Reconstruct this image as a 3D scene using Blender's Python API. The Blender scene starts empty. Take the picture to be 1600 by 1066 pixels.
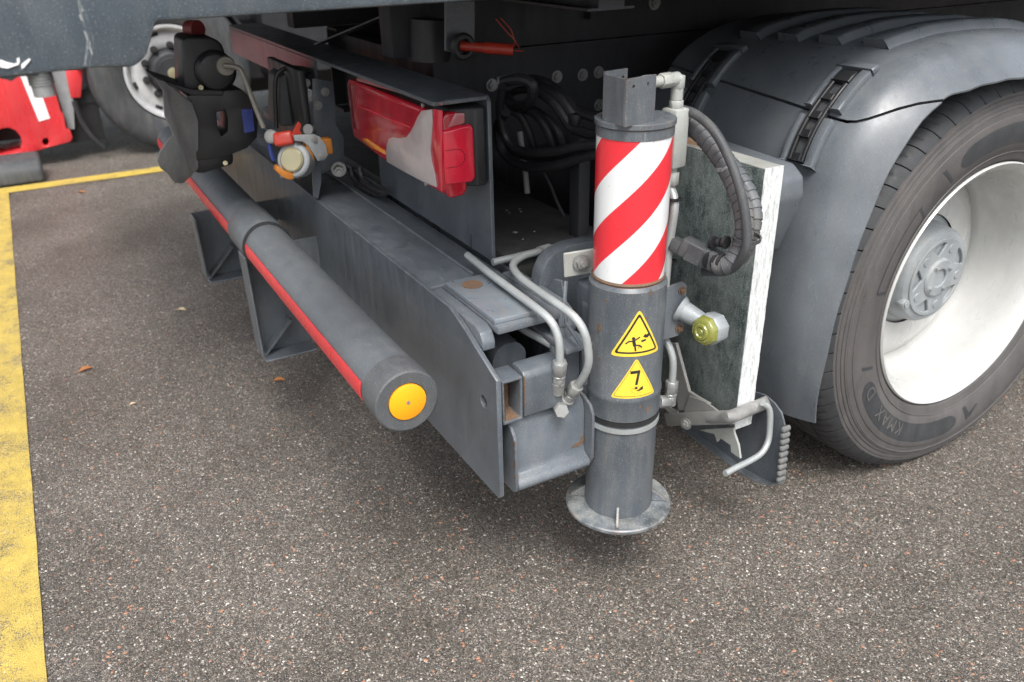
import bpy, bmesh, math, random
from math import sin, cos, pi, radians
from mathutils import Vector, Matrix
random.seed(7)
scene = bpy.context.scene
# ------------------------------------------------------------------ camera
F = 1304.17
CR = Vector((0.49125827, 0.87079898, -0.01935085))
CU = Vector((-0.38115454, 0.23489729, 0.89417251))
CF = Vector((-0.78318997, 0.43189398, -0.44730422))
CP = Vector((1.103, 0.0, 1.322))
cam = bpy.data.cameras.new('camera')
camo = bpy.data.objects.new('camera', cam)
scene.collection.objects.link(camo)
m = Matrix((CR, CU, -CF)).transposed().to_4x4(); m.translation = CP
camo.matrix_world = m
cam.sensor_width = 36; cam.lens = 36 * F / 1600
cam.clip_start = 0.02; cam.clip_end = 600
cam.dof.use_dof = True; cam.dof.focus_distance = 1.62; cam.dof.aperture_fstop = 4.5
scene.camera = camo
# ------------------------------------------------------------------ world, sun, exposure
w = bpy.data.worlds.new('World'); scene.world = w; w.use_nodes = True
nt = w.node_tree; nt.nodes.clear()
sky = nt.nodes.new('ShaderNodeTexSky'); sky.sky_type = 'NISHITA'; sky.sun_disc = False
SUN_EL, SUN_AZ = radians(58), radians(112)      # azimuth from +Y clockwise (towards +X)
sky.sun_elevation = SUN_EL; sky.sun_rotation = SUN_AZ
sky.air_density = 1.0; sky.dust_density = 4.0; sky.ozone_density = 1.0
hs = nt.nodes.new('ShaderNodeHueSaturation'); hs.inputs['Saturation'].default_value = 0.35
bg = nt.nodes.new('ShaderNodeBackground'); bg.inputs['Strength'].default_value = 0.15
wo = nt.nodes.new('ShaderNodeOutputWorld')
nt.links.new(sky.outputs[0], hs.inputs['Color']); nt.links.new(hs.outputs[0], bg.inputs['Color'])
nt.links.new(bg.outputs[0], wo.inputs['Surface'])
sun = bpy.data.lights.new('sun', 'SUN'); sun.energy = 1.5; sun.angle = radians(24); sun.color = (1, 0.97, 0.93)
suno = bpy.data.objects.new('sun', sun); scene.collection.objects.link(suno)
sd = Vector((sin(SUN_AZ) * cos(SUN_EL), cos(SUN_AZ) * cos(SUN_EL), sin(SUN_EL)))
suno.rotation_euler = sd.to_track_quat('Z', 'Y').to_euler(); suno.location = sd * 20
scene.view_settings.view_transform = 'Standard'; scene.view_settings.look = 'None'
scene.view_settings.exposure = 0.97; scene.view_settings.gamma = 1.0
scene.view_settings.use_curve_mapping = False

# ------------------------------------------------------------------ helpers
def at(px, py, **k):
    """a point of the photograph (1600x1066) on the world plane x=, y= or z="""
    d = CR * ((px - 800) / F) - CU * ((py - 533) / F) + CF
    (ax, v), = k.items(); i = 'xyz'.index(ax)
    return CP + d * ((v - CP[i]) / d[i])

class MB:
    def __init__(s): s.bm = bmesh.new()
    def add(s, vs, fs):
        v = [s.bm.verts.new(p) for p in vs]
        for f in fs:
            try: s.bm.faces.new([v[i] for i in f])
            except ValueError: pass
        return s
    def box(s, a, b):
        x0, y0, z0 = a; x1, y1, z1 = b
        return s.add([(x0,y0,z0),(x1,y0,z0),(x1,y1,z0),(x0,y1,z0),(x0,y0,z1),(x1,y0,z1),(x1,y1,z1),(x0,y1,z1)],
                     [(0,3,2,1),(4,5,6,7),(0,1,5,4),(1,2,6,5),(2,3,7,6),(3,0,4,7)])
    def obox(s, c, size, u, v):
        """oriented box: centre, sizes along u, v, u x v"""
        u = Vector(u).normalized(); v = Vector(v); v = (v - u * v.dot(u)).normalized(); n = u.cross(v); c = Vector(c)
        P = []
        for k in (-1, 1):
            for i, j in ((-1,-1),(1,-1),(1,1),(-1,1)):
                P.append(c + u*(i*size[0]/2) + v*(j*size[1]/2) + n*(k*size[2]/2))
        return s.add(P, [(0,3,2,1),(4,5,6,7),(0,1,5,4),(1,2,6,5),(2,3,7,6),(3,0,4,7)])
    def prism(s, pts, axis, a, b, holes=()):
        """polygon in the plane across `axis` extruded from a to b; pts are (first, second) of remaining axes"""
        def P(p, t):
            if axis == 'x': return (t, p[0], p[1])
            if axis == 'y': return (p[0], t, p[1])
            return (p[0], p[1], t)
        t = bmesh.new(); es = []
        for loop in [pts] + list(holes):
            vs = [t.verts.new(P(p, a)) for p in loop]
            es += [t.edges.new((vs[i], vs[(i+1) % len(vs)])) for i in range(len(vs))]
        if holes: bmesh.ops.triangle_fill(t, use_beauty=True, use_dissolve=False, edges=es)
        else: t.faces.new(vs)
        r = bmesh.ops.extrude_face_region(t, geom=t.faces[:])
        d = Vector(P((0, 0), b)) - Vector(P((0, 0), a))
        bmesh.ops.translate(t, vec=d, verts=[g for g in r['geom'] if isinstance(g, bmesh.types.BMVert)])
        bmesh.ops.recalc_face_normals(t, faces=t.faces[:])
        s.merge(t); return s
    def merge(s, t):
        mp = {v: s.bm.verts.new(v.co) for v in t.verts}
        for f in t.faces:
            try: s.bm.faces.new([mp[v] for v in f.verts])
            except ValueError: pass
        t.free()
    def lathe(s, prof, c=(0,0,0), axis='z', seg=32, cap=True, closed=False):
        """prof: list of (t along axis, radius)"""
        c = Vector(c); n = len(prof); V = []; Fs = []
        ax = {'x': (Vector((1,0,0)), Vector((0,1,0)), Vector((0,0,1))), 'y': (Vector((0,1,0)), Vector((0,0,1)), Vector((1,0,0))),
              'z': (Vector((0,0,1)), Vector((1,0,0)), Vector((0,1,0)))}
        A, U, W = ax[axis] if isinstance(axis, str) else axis
        for i in range(seg):
            a = 2*pi*i/seg
            for t, r in prof: V.append(c + A*t + U*(r*cos(a)) + W*(r*sin(a)))
        m = n if closed else n-1
        for i in range(seg):
            j = (i+1) % seg
            for k in range(m):
                k2 = (k+1) % n
                Fs.append((i*n+k, j*n+k, j*n+k2, i*n+k2))
        if cap and not closed:
            Fs.append([i*n for i in range(seg)][::-1]); Fs.append([i*n+n-1 for i in range(seg)])
        return s.add(V, Fs)
    def rod(s, a, b, r, seg=16, r2=None):
        a = Vector(a); b = Vector(b); A = (b-a).normalized(); U = A.orthogonal().normalized(); W = A.cross(U)
        return s.lathe([(0, r), ((b-a).length, r if r2 is None else r2)], a, (A, U, W), seg)
    def hexa(s, a, b, r): return s.rod(a, b, r, 6)
    def tube(s, pts, r, seg=10, smooth=6, ring=None):
        pts = [Vector(p) for p in pts]
        if smooth > 1 and len(pts) > 2:
            q = []; P = [pts[0]*2-pts[1]] + pts + [pts[-1]*2-pts[-2]]
            for i in range(1, len(P)-2):
                for k in range(smooth):
                    t = k/smooth; p0,p1,p2,p3 = P[i-1:i+3]
                    q.append(0.5*((2*p1)+(p2-p0)*t+(2*p0-5*p1+4*p2-p3)*t*t+(3*p1-p0-3*p2+p3)*t**3))
            q.append(pts[-1]); pts = q
        V = []; Fs = []; U = None; L = 0
        for i, p in enumerate(pts):
            d = (pts[min(i+1,len(pts)-1)] - pts[max(i-1,0)]).normalized()
            if U is None: U = d.orthogonal().normalized()
            U = (U - d*U.dot(d)).normalized(); W = d.cross(U)
            rr = r(i) if callable(r) else r
            for k in range(seg):
                a = 2*pi*k/seg; V.append(p + U*(rr*cos(a)) + W*(rr*sin(a)))
        n = len(pts)
        for i in range(n-1):
            for k in range(seg):
                k2 = (k+1) % seg; Fs.append((i*seg+k, i*seg+k2, (i+1)*seg+k2, (i+1)*seg+k))
        Fs.append(list(range(seg))[::-1]); Fs.append([(n-1)*seg+k for k in range(seg)])
        return s.add(V, Fs)
    def bevel(s, w, seg=2, ang=30):
        bm = s.bm; bm.normal_update()
        es = [e for e in bm.edges if len(e.link_faces) == 2 and e.calc_face_angle(0) > radians(ang)]
        bmesh.ops.bevel(bm, geom=es, offset=w, segments=seg, profile=0.5, affect='EDGES', clamp_overlap=True)
        return s
    def build(s, name, mat, parent=None, ang=35, loc=None):
        bm = s.bm
        co = [v.co for v in bm.verts]
        mn = Vector([min(c[i] for c in co) for i in range(3)]); mx = Vector([max(c[i] for c in co) for i in range(3)])
        c = Vector(loc) if loc is not None else Vector(((mn.x+mx.x)/2, (mn.y+mx.y)/2, mn.z if parent is None else (mn.z+mx.z)/2))
        bmesh.ops.recalc_face_normals(bm, faces=bm.faces[:])
        bmesh.ops.translate(bm, vec=-c, verts=bm.verts[:])
        me = bpy.data.meshes.new(name); bm.to_mesh(me); bm.free()
        for p in me.polygons: p.use_smooth = True
        me.set_sharp_from_angle(angle=radians(ang))
        o = bpy.data.objects.new(name, me); scene.collection.objects.link(o)
        for mm in (mat if isinstance(mat, (list, tuple)) else [mat]): me.materials.append(mm)
        o['wc'] = list(c)
        if parent is not None:
            o.parent = parent; o.location = c - Vector(parent['wc'])
        else: o.location = c
        return o
def empty(name, loc, label, cat, group=None):
    o = bpy.data.objects.new(name, None); o.empty_display_size = .2; scene.collection.objects.link(o)
    o.location = loc; o['wc'] = list(loc); return tag(o, label, cat, group)
def tag(o, label=None, cat=None, group=None, kind=None):
    for k, v in (('label', label), ('category', cat), ('group', group), ('kind', kind)):
        if v: o[k] = v
    return o
def bolt(parent, p, n, r=.009, h=.008, mat=None, washer=True, name='bolt'):
    p = Vector(p); n = Vector(n).normalized(); b = MB()
    if washer: b.rod(p, p+n*h*.25, r*1.45, 14)
    b.hexa(p+n*h*.2, p+n*h, r); b.rod(p+n*h*.9, p+n*h*1.35, r*.5, 8)
    return b.build(name, mat or M['zinc'], parent)
def circ(cx, cy, r, n=20): return [(cx+r*cos(2*pi*i/n), cy+r*sin(2*pi*i/n)) for i in range(n)]

# ------------------------------------------------------------------ materials
M = {}
def N(nt, t, **k):
    n = nt.nodes.new(t)
    for a, b in k.items(): setattr(n, a, b)
    return n
def ramp(nt, src, stops):
    r = N(nt, 'ShaderNodeValToRGB'); e = r.color_ramp.elements
    while len(e) < len(stops): e.new(.5)
    for x, (p, c) in zip(e, stops):
        x.position = p; x.color = (c, c, c, 1) if isinstance(c, (int, float)) else (*c, 1)
    nt.links.new(src, r.inputs[0]); return r.outputs[0]
def noise(nt, pos, scale, det=4, rough=.6, dist=0, vec=None):
    n = N(nt, 'ShaderNodeTexNoise'); n.inputs['Scale'].default_value = scale; n.inputs['Detail'].default_value = det
    n.inputs['Roughness'].default_value = rough; n.inputs['Distortion'].default_value = dist
    if vec is not None:
        mp = N(nt, 'ShaderNodeMapping'); mp.inputs['Scale'].default_value = vec
        nt.links.new(pos, mp.inputs[0]); pos = mp.outputs[0]
    nt.links.new(pos, n.inputs['Vector']); return n.outputs['Fac']
def mix(nt, fac, a, b, mode='MIX'):
    n = N(nt, 'ShaderNodeMix'); n.data_type = 'RGBA'; n.blend_type = mode
    for s, v in ((0, fac), (6, a), (7, b)):
        if isinstance(v, bpy.types.NodeSocket): nt.links.new(v, n.inputs[s])
        elif isinstance(v, (int, float)): n.inputs[s].default_value = v if s == 0 else (v, v, v, 1)
        else: n.inputs[s].default_value = (*v, 1)
    return n.outputs[2]
def math_(nt, op, a, b=None, clamp=False):
    n = N(nt, 'ShaderNodeMath'); n.operation = op; n.use_clamp = clamp
    for i, v in enumerate((a, b)):
        if v is None: continue
        if isinstance(v, bpy.types.NodeSocket): nt.links.new(v, n.inputs[i])
        else: n.inputs[i].default_value = v
    return n.outputs[0]
def base(name):
    m = bpy.data.materials.new(name); m.use_nodes = True; nt = m.node_tree
    p = nt.nodes['Principled BSDF']; g = N(nt, 'ShaderNodeNewGeometry'); return m, nt, p, g.outputs['Position']
def bump(nt, p, h, strength=.2, dist=.001):
    b = N(nt, 'ShaderNodeBump'); b.inputs['Strength'].default_value = strength; b.inputs['Distance'].default_value = dist
    nt.links.new(h, b.inputs['Height']); nt.links.new(b.outputs[0], p.inputs['Normal'])
def metal(name, col, rough=.45, metallic=0., dust=.25, dustcol=(.17,.165,.15), rust=0., rustcol=(.16,.06,.025), speck=.3,
          edge=0., edgecol=None, bumpk=.15, fine=420, coat=0., dscale=9., grime=.2, scr=None):
    """paint, plastic or bare metal with dust clouds, streaks, specks, rust spots and worn edges"""
    m, nt, p, pos = base(name)
    c = (*col, 1)
    big = noise(nt, pos, dscale, 5, .62)
    streak = noise(nt, pos, 22, 4, .7, 0, (1.3, 1.3, .28))
    cc = mix(nt, ramp(nt, big, [(.35, 0), (.72, 1)]), tuple(x*(1-grime) for x in col), tuple(min(1, x*(1+grime*.8)) for x in col))
    d1 = math_(nt, 'MULTIPLY', ramp(nt, streak, [(.42, 0), (.75, 1)]), dust)
    cc = mix(nt, d1, cc, dustcol)
    fn = noise(nt, pos, fine, 2, .5)
    cc = mix(nt, math_(nt, 'MULTIPLY', ramp(nt, fn, [(.62, 0), (.75, 1)]), speck), cc, tuple(min(1, x*2.2+.06) for x in dustcol))
    cc = mix(nt, math_(nt, 'MULTIPLY', ramp(nt, fn, [(.3, 1), (.4, 0)]), speck), cc, tuple(x*.45 for x in col))
    if scr:
        for sc_, sv in ((3.1, {'x': (2.2,70,70), 'z': (70,70,2.6), 'y': (70,2.2,70)}[scr]), (5.3, {'x': (3,46,60), 'z': (46,60,3), 'y': (60,3,46)}[scr])):
            sn = noise(nt, pos, sc_, 3, .6, .6, sv)
            cc = mix(nt, ramp(nt, sn, [(.69, 0), (.73, .45)]), cc, tuple(min(1, x*2.4+.05) for x in col))
            cc = mix(nt, ramp(nt, sn, [(.26, .4), (.31, 0)]), cc, tuple(x*.5 for x in col))
    if rust > 0:
        rn = noise(nt, pos, 26, 6, .7, .4)
        cc = mix(nt, ramp(nt, rn, [(.74-rust*.3, 0), (.79-rust*.25, .85)]), cc, rustcol)
    rr = ramp(nt, streak, [(.3, max(0, rough-.1)), (.8, min(1, rough+.22))])
    if edge > 0:
        bv = N(nt, 'ShaderNodeBevel'); bv.samples = 4; bv.inputs['Radius'].default_value = .0035
        g = N(nt, 'ShaderNodeNewGeometry')
        dt = N(nt, 'ShaderNodeVectorMath'); dt.operation = 'DOT_PRODUCT'
        nt.links.new(bv.outputs[0], dt.inputs[0]); nt.links.new(g.outputs['Normal'], dt.inputs[1])
        ed = ramp(nt, dt.outputs['Value'], [(.80, 1), (.985, 0)])
        en = ramp(nt, noise(nt, pos, 48, 5, .75), [(.44, 0), (.6, 1)])
        cc = mix(nt, math_(nt, 'MULTIPLY', math_(nt, 'MULTIPLY', ed, en), edge), cc, edgecol or rustcol)
    nt.links.new(cc, p.inputs['Base Color']); nt.links.new(rr, p.inputs['Roughness'])
    p.inputs['Metallic'].default_value = metallic
    if coat: p.inputs['Coat Weight'].default_value = coat; p.inputs['Coat Roughness'].default_value = .15
    bump(nt, p, mix(nt, .5, fn, streak), bumpk, .0015)
    M[name] = m; return m
metal('grey_paint', (.080,.094,.110), .38, 0, .25,(.20,.20,.19), .02, edge=.75, edgecol=(.26,.25,.24), speck=.25, coat=.15, scr='x')
metal('grey_paint_rusty', (.112,.130,.150), .42, 0, .35, (.22,.22,.21), .20, edge=.8, edgecol=(.19,.085,.045), speck=.35)
metal('jack_paint', (.082,.096,.111), .40, 0, .45, (.2,.195,.18), .07, edge=.8, edgecol=(.18,.10,.065), speck=.35, scr='z')
metal('foot_steel', (.15,.17,.185), .42, .2, .75, (.36,.36,.33), .07, edge=.95, edgecol=(.36,.20,.12), speck=.5, grime=.5, dscale=16)
metal('dark_chassis', (.020,.022,.026), .6, 0, .3, (.034,.034,.034), .03, edge=.0, speck=.3)
metal('body_paint', (.062,.080,.096), .5, 0, .5, (.12,.135,.14), 0, edge=.9, edgecol=(.42,.42,.40), speck=.8, fine=520, bumpk=.3)
metal('silver_rim', (.55,.56,.57), .4, .1, .3, (.4,.4,.4), 0, speck=.2)
metal('deck_grime', (.045,.047,.046), .6, 0, .6, (.085,.083,.078), 0, speck=.5, grime=.4)
metal('steel_dull', (.27,.27,.262), .5, .1, .4, (.3,.29,.27), .02, speck=.3)
metal('zinc', (.33,.34,.335), .42, .55, .4, (.3,.28,.25), .03, rustcol=(.25,.12,.06), speck=.3)
metal('pipe_steel', (.42,.45,.45), .38, .35, .35, (.32,.31,.28), .01, speck=.3)
metal('blue_steel', (.30,.35,.40), .34, .5, .35, (.38,.30,.21), .0, speck=.3)
metal('rusty_steel', (.15,.095,.06), .7, .1, .5, (.24,.135,.075), .3, rustcol=(.10,.04,.02), speck=.5, bumpk=.4)
metal('black_plastic', (.016,.017,.019), .5, 0, .3, (.04,.04,.04), 0, speck=.35)
metal('hose_rubber', (.045,.05,.055), .6, 0, .5, (.13,.125,.115), 0, speck=.3)
metal('worn_grey', (.13,.137,.14), .5, 0, .6, (.22,.21,.19), 0, speck=.3)
metal('sleeve_plastic', (.085,.092,.10), .55, 0, .55, (.19,.175,.15), 0, speck=.3)
metal('fender_plastic', (.108,.123,.138), .33, 0, .4, (.15,.15,.145), 0, edge=.25, edgecol=(.2,.2,.2), speck=.3, bumpk=.12, grime=.22, dscale=5)
metal('tube_paint', (.100,.112,.122), .5, 0, .25, (.19,.18,.165), 0, edge=.3, speck=.35, grime=.10, dscale=5, scr='x')
metal('tyre_rubber', (.075,.071,.070), .68, 0, .5, (.125,.113,.106), 0, edge=.0, speck=.25, bumpk=.25, dscale=6)
metal('tread_rubber', (.034,.037,.041), .6, 0, .45, (.07,.07,.066), 0, speck=.3, bumpk=.25)
metal('rim_white', (.50,.505,.49), .32, .08, .35, (.36,.345,.31), 0, speck=.2, bumpk=.03, grime=.08)
metal('hub_grey', (.27,.295,.31), .5, .1, .35, (.44,.43,.40), 0, speck=.2, grime=.2)
metal('brass', (.33,.30,.19), .4, .5, .4, (.36,.33,.22), 0, speck=.4)
metal('stalk_metal', (.20,.19,.165), .4, .3, .4, (.22,.2,.17), 0, speck=.2)
metal('orange_plastic', (.42,.15,.02), .45, 0, .3, (.4,.2,.06), 0, speck=.2)
metal('amber_reflector', (.95,.38,.01), .22, 0, .08, (.5,.25,.03), 0, speck=.05, bumpk=.05, grime=.06)
metal('red_plastic', (.42,.035,.02), .35, 0, .15, (.3,.1,.05), 0, speck=.1)
metal('tube_cap', (.075,.082,.088), .55, 0, .4, (.14,.13,.12), 0, speck=.5)
metal('red_tape', (.68,.035,.045), .33, 0, .3, (.35,.12,.12), 0, speck=.25, grime=.15)
metal('red_truck_paint', (.62,.035,.042), .28, 0, .1, (.4,.2,.2), 0, speck=.1, grime=.08)
metal('white_stripe', (.85,.84,.85), .4, 0, .05, speck=.05, grime=.03)
metal('blue_plate', (.02,.04,.20), .4, 0, .3, (.1,.13,.3), 0, speck=.3)
metal('sticker_yellow', (.86,.60,.055), .38, 0, .08, (.5,.4,.2), 0, speck=.12, grime=.06, bumpk=.04)
metal('sticker_black', (.018,.018,.018), .45, 0, .1, speck=.1)
metal('valve_paint', (.36,.375,.355), .5, .05, .5, (.30,.28,.24), .03, speck=.35)
metal('felt', (.36,.22,.13), .9, 0, .5, (.45,.32,.22), 0, speck=.6)
metal('leaf_orange', (.36,.13,.03), .6, 0, .4, (.25,.12,.05), 0, speck=.2)
metal('leaf_pale', (.52,.40,.25), .6, 0, .3, (.5,.42,.3), 0, speck=.2)
metal('grit_stone', (.30,.285,.26), .6, 0, .4, (.5,.45,.4), 0, speck=.3)
metal('glass_dark', (.02,.025,.03), .08, 0, .1, speck=.1)
def lens(name, col, rough=.12, trans=.0, sub=.0):
    m, nt, p, pos = base(name)
    n = noise(nt, pos, 14, 4, .6); cc = mix(nt, ramp(nt, n, [(.3, 0), (.75, 1)]), tuple(x*.75 for x in col), col)
    d = noise(nt, pos, 300, 2); cc = mix(nt, ramp(nt, d, [(.64, 0), (.8, .25)]), cc, (.5,.45,.45))
    nt.links.new(cc, p.inputs['Base Color']); p.inputs['Roughness'].default_value = rough
    p.inputs['Coat Weight'].default_value = .6; p.inputs['Coat Roughness'].default_value = .08
    p.inputs['Transmission Weight'].default_value = trans
    if sub: p.inputs['Subsurface Weight'].default_value = sub; p.inputs['Subsurface Radius'].default_value = (.02,.006,.006); p.inputs['Subsurface Scale'].default_value = .5
    wv = N(nt, 'ShaderNodeTexWave'); wv.inputs['Scale'].default_value = 55; wv.bands_direction = 'X'; nt.links.new(pos, wv.inputs['Vector'])
    bump(nt, p, wv.outputs['Fac'], .12, .001)
    M[name] = m
lens('lens_red', (.46,.012,.026)); lens('lens_red_bright', (.78,.018,.05), .2); lens('lens_white', (.52,.455,.445), .25)
lens('lens_amber', (.75,.24,.02), .2); lens('lens_red_dark', (.20,.010,.018)); lens('lens_clear', (.50,.16,.17), .2)
lens('lens_yellow', (.44,.46,.10), .08, .5)
# striped retro-reflective sleeve: printed spiral
m, nt, p, pos = base('stripe_print')
tc = N(nt, 'ShaderNodeTexCoord'); sx = N(nt, 'ShaderNodeSeparateXYZ'); nt.links.new(tc.outputs['Object'], sx.inputs[0])
ang = math_(nt, 'ARCTAN2', sx.outputs[1], sx.outputs[0])
v = math_(nt, 'SUBTRACT', sx.outputs[2], math_(nt, 'MULTIPLY', math_(nt, 'ADD', ang, radians(18.6)), .00118*180/pi))
v = math_(nt, 'ADD', math_(nt, 'DIVIDE', v, .154), 10.)
v = math_(nt, 'FRACT', v)
st = math_(nt, 'GREATER_THAN', v, .5)
cc = mix(nt, st, (.70,.71,.71), (.70,.028,.04))
dn = noise(nt, pos, 40, 5, .7); cc = mix(nt, ramp(nt, dn, [(.66, 0), (.82, .4)]), cc, (.35,.28,.27))
dn = noise(nt, pos, 260, 2, .5, 0, (1, 1, .4)); cc = mix(nt, ramp(nt, dn, [(.7, 0), (.76, .6)]), cc, (.2,.17,.16))
nt.links.new(cc, p.inputs['Base Color']); p.inputs['Roughness'].default_value = .32; p.inputs['Coat Weight'].default_value = .25
M['stripe_print'] = m
# weathered board: dark green-grey face
m, nt, p, pos = base('board_face')
a = noise(nt, pos, 16, 6, .75, .3, (1, 1, .6)); b = noise(nt, pos, 90, 5, .75, 0, (1, 1, .5)); c_ = noise(nt, pos, 300, 3, .7)
cc = mix(nt, ramp(nt, a, [(.35, 0), (.68, 1)]), (.016,.030,.030), (.16,.185,.175))
cc = mix(nt, ramp(nt, b, [(.47, 0), (.72, .8)]), cc, (.20,.235,.225))
cc = mix(nt, ramp(nt, c_, [(.52, 0), (.72, .75)]), cc, (.33,.38,.36))
nt.links.new(cc, p.inputs['Base Color']); p.inputs['Roughness'].default_value = .55; bump(nt, p, b, .35, .002); M['board_face'] = m
m, nt, p, pos = base('board_edge')
a = noise(nt, pos, 55, 6, .8, .2, (1, 2.2, .5)); b = noise(nt, pos, 140, 4, .7)
cc = mix(nt, ramp(nt, a, [(.36, 0), (.5, 1)]), (.33,.35,.34), (.62,.64,.63))
cc = mix(nt, ramp(nt, b, [(.60, 0), (.72, .55)]), cc, (.34,.33,.30))
nt.links.new(cc, p.inputs['Base Color']); p.inputs['Roughness'].default_value = .75; bump(nt, p, a, .5, .002); M['board_edge'] = m
# asphalt: aggregate in brown-grey binder, damp
def asphalt(name, paint=None):
    m, nt, p, pos = base(name)
    mp = N(nt, 'ShaderNodeMapping'); nt.links.new(pos, mp.inputs[0])
    wn = N(nt, 'ShaderNodeTexNoise'); wn.inputs['Scale'].default_value = 90; nt.links.new(pos, wn.inputs['Vector'])
    wa = N(nt, 'ShaderNodeVectorMath'); wa.operation = 'MULTIPLY_ADD'; nt.links.new(wn.outputs['Color'], wa.inputs[0])
    wa.inputs[1].default_value = (.006,.006,.006); nt.links.new(pos, wa.inputs[2])
    def vor(scale, feat='F1'):
        vv = N(nt, 'ShaderNodeTexVoronoi'); vv.feature = feat; vv.inputs['Scale'].default_value = scale
        nt.links.new(wa.outputs[0], vv.inputs['Vector']); return vv
    v1 = vor(260); v2 = vor(470); ve = vor(260, 'DISTANCE_TO_EDGE')
    sep = N(nt, 'ShaderNodeSeparateColor'); nt.links.new(v1.outputs['Color'], sep.inputs[0])
    sep2 = N(nt, 'ShaderNodeSeparateColor'); nt.links.new(v2.outputs['Color'], sep2.inputs[0])
    stone = ramp(nt, sep.outputs[0], [(.0,(.038,.035,.031)), (.40,(.082,.075,.066)), (.64,(.11,.102,.093)), (.80,(.15,.141,.129)), (.90,(.195,.185,.17)), (.945,(.20,.105,.068)), (.958,(.27,.255,.235)), (1.,(.47,.46,.44))])
    fines = ramp(nt, sep2.outputs[0], [(.0,(.028,.026,.024)), (.7,(.075,.07,.064)), (.92,(.17,.16,.15)), (1.,(.36,.35,.33))])
    c = mix(nt, ramp(nt, sep.outputs[1], [(.42, 0), (.45, 1)]), fines, stone)
    c = mix(nt, ramp(nt, ve.outputs['Distance'], [(.0, .6), (.10, 0)]), c, (.034,.032,.029))
    patch = noise(nt, pos, 2.2, 5, .6)
    c = mix(nt, 1.0, c, ramp(nt, patch, [(.3,(1.34,1.27,1.18)), (.7,(1.88,1.80,1.70))]), 'MULTIPLY')
    damp = noise(nt, pos, 1.1, 6, .66, .5); oil = noise(nt, pos, 5.5, 3, .5, 1.0)
    c = mix(nt, 1.0, c, ramp(nt, damp, [(.36,(.72,.70,.67)), (.60,(1.08,1.08,1.08))]), 'MULTIPLY')
    c = mix(nt, ramp(nt, oil, [(.66, 0), (.78, .45)]), c, (.03,.028,.026))
    hgt = math_(nt, 'ADD', ramp(nt, ve.outputs['Distance'], [(0, 0), (.35, 1)]), math_(nt, 'MULTIPLY', sep.outputs[2], 1.2))
    rr = ramp(nt, sep.outputs[1], [(.2, .22), (.8, .5)])
    if paint:
        wearn = noise(nt, pos, 7, 6, .72); fine = math_(nt, 'MULTIPLY', sep2.outputs[1], .30)
        wmask = math_(nt, 'ADD', wearn, fine)
        k = ramp(nt, wmask, [(paint[1]-.08, 1), (paint[1]+.08, 0)])
        tint = mix(nt, ramp(nt, noise(nt, pos, 18, 5, .7), [(.35, 0), (.7, 1)]), tuple(x*.72 for x in paint[0]), paint[0])
        tint = mix(nt, ramp(nt, sep.outputs[2], [(0, .25), (.5, 0)]), tint, tuple(x*.5 for x in paint[0]))
        c = mix(nt, k, c, tint); rr = .55
    nt.links.new(c, p.inputs['Base Color'])
    if isinstance(rr, float): p.inputs['Roughness'].default_value = rr
    else: nt.links.new(rr, p.inputs['Roughness'])
    bump(nt, p, hgt, .75 if not paint else .45, .0022)
    M[name] = m
asphalt('asphalt'); asphalt('yellow_line_paint', ((.60,.44,.095), .76)); asphalt('yellow_line_clean', ((.66,.48,.09), .80))

# ------------------------------------------------------------------ ground
g = MB().add([(-60,-60,0),(60,-60,0),(60,60,0),(-60,60,0)], [(0,1,2,3)]).build('ground', M['asphalt'], loc=(0,0,0)); tag(g, kind='structure')
YL = -.245
def edge_line(x0, y0, x1, y1, wob, mat, name):
    n = 60; V = []; 
    alongx = abs(x1-x0) > abs(y1-y0)
    for i in range(n+1):
        t = i/n
        j0 = random.uniform(-wob, wob); j1 = random.uniform(-wob, wob)
        if alongx: V += [(x0+(x1-x0)*t, y0+j0, .004), (x0+(x1-x0)*t, y1+j1, .004)]
        else: V += [(x0+j0, y0+(y1-y0)*t, .004), (x1+j1, y0+(y1-y0)*t, .004)]
    o = MB().add(V, [(2*i, 2*i+2, 2*i+3, 2*i+1) for i in range(n)]).build(name, M[mat], loc=(0,0,0)); o.location = (0,0,0)
    return tag(o, kind='structure')
edge_line(-4.36, YL-.13, 1.5, YL, .0012,'yellow_line_paint', 'parking_line')
edge_line(-4.49, YL-3.2, -4.362, 6.0, .003, 'yellow_line_clean', 'parking_line')
# loose grit and needles lying on the asphalt, uncountable
gm = MB()
for i in range(1500):
    px = random.uniform(40, 1600); py = random.uniform(430, 1066)
    c = at(px, py, z=0)
    if c.x < -3 or (c - CP).length > 5: continue
    s = random.uniform(.0012, .0032); a = random.random()*pi
    e = random.choice((1, 1.3, 1.6)) 
    V = []
    for k in range(5):
        b = 2*pi*k/5; x, y = cos(b)*s*e, sin(b)*s
        V.append((c.x + x*cos(a)-y*sin(a), c.y + x*sin(a)+y*cos(a), .0))
    V.append((c.x, c.y, s*.7))
    gm.add(V, [(k, (k+1) % 5, 5) for k in range(5)])
tag(gm.build('loose_grit', M['grit_stone'], ang=10), 'pale grit and tiny stones scattered over the damp asphalt', 'grit', kind='stuff')
gm = MB()
for i in range(700):
    px = random.uniform(80, 1600); py = random.uniform(500, 1066); c = at(px, py, z=0)
    s = random.uniform(.0014, .0036); a = random.random()*pi; V = []
    for k in range(5):
        bb = 2*pi*k/5; x, y = cos(bb)*s*random.uniform(1,1.9), sin(bb)*s
        V.append((c.x + x*cos(a)-y*sin(a), c.y + x*sin(a)+y*cos(a), .0))
    V.append((c.x, c.y, s*.6)); gm.add(V, [(k, (k+1) % 5, 5) for k in range(5)])
metal('red_grit', (.34,.15,.085), .6, 0, .4, (.4,.25,.15), 0, speck=.2)
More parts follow.
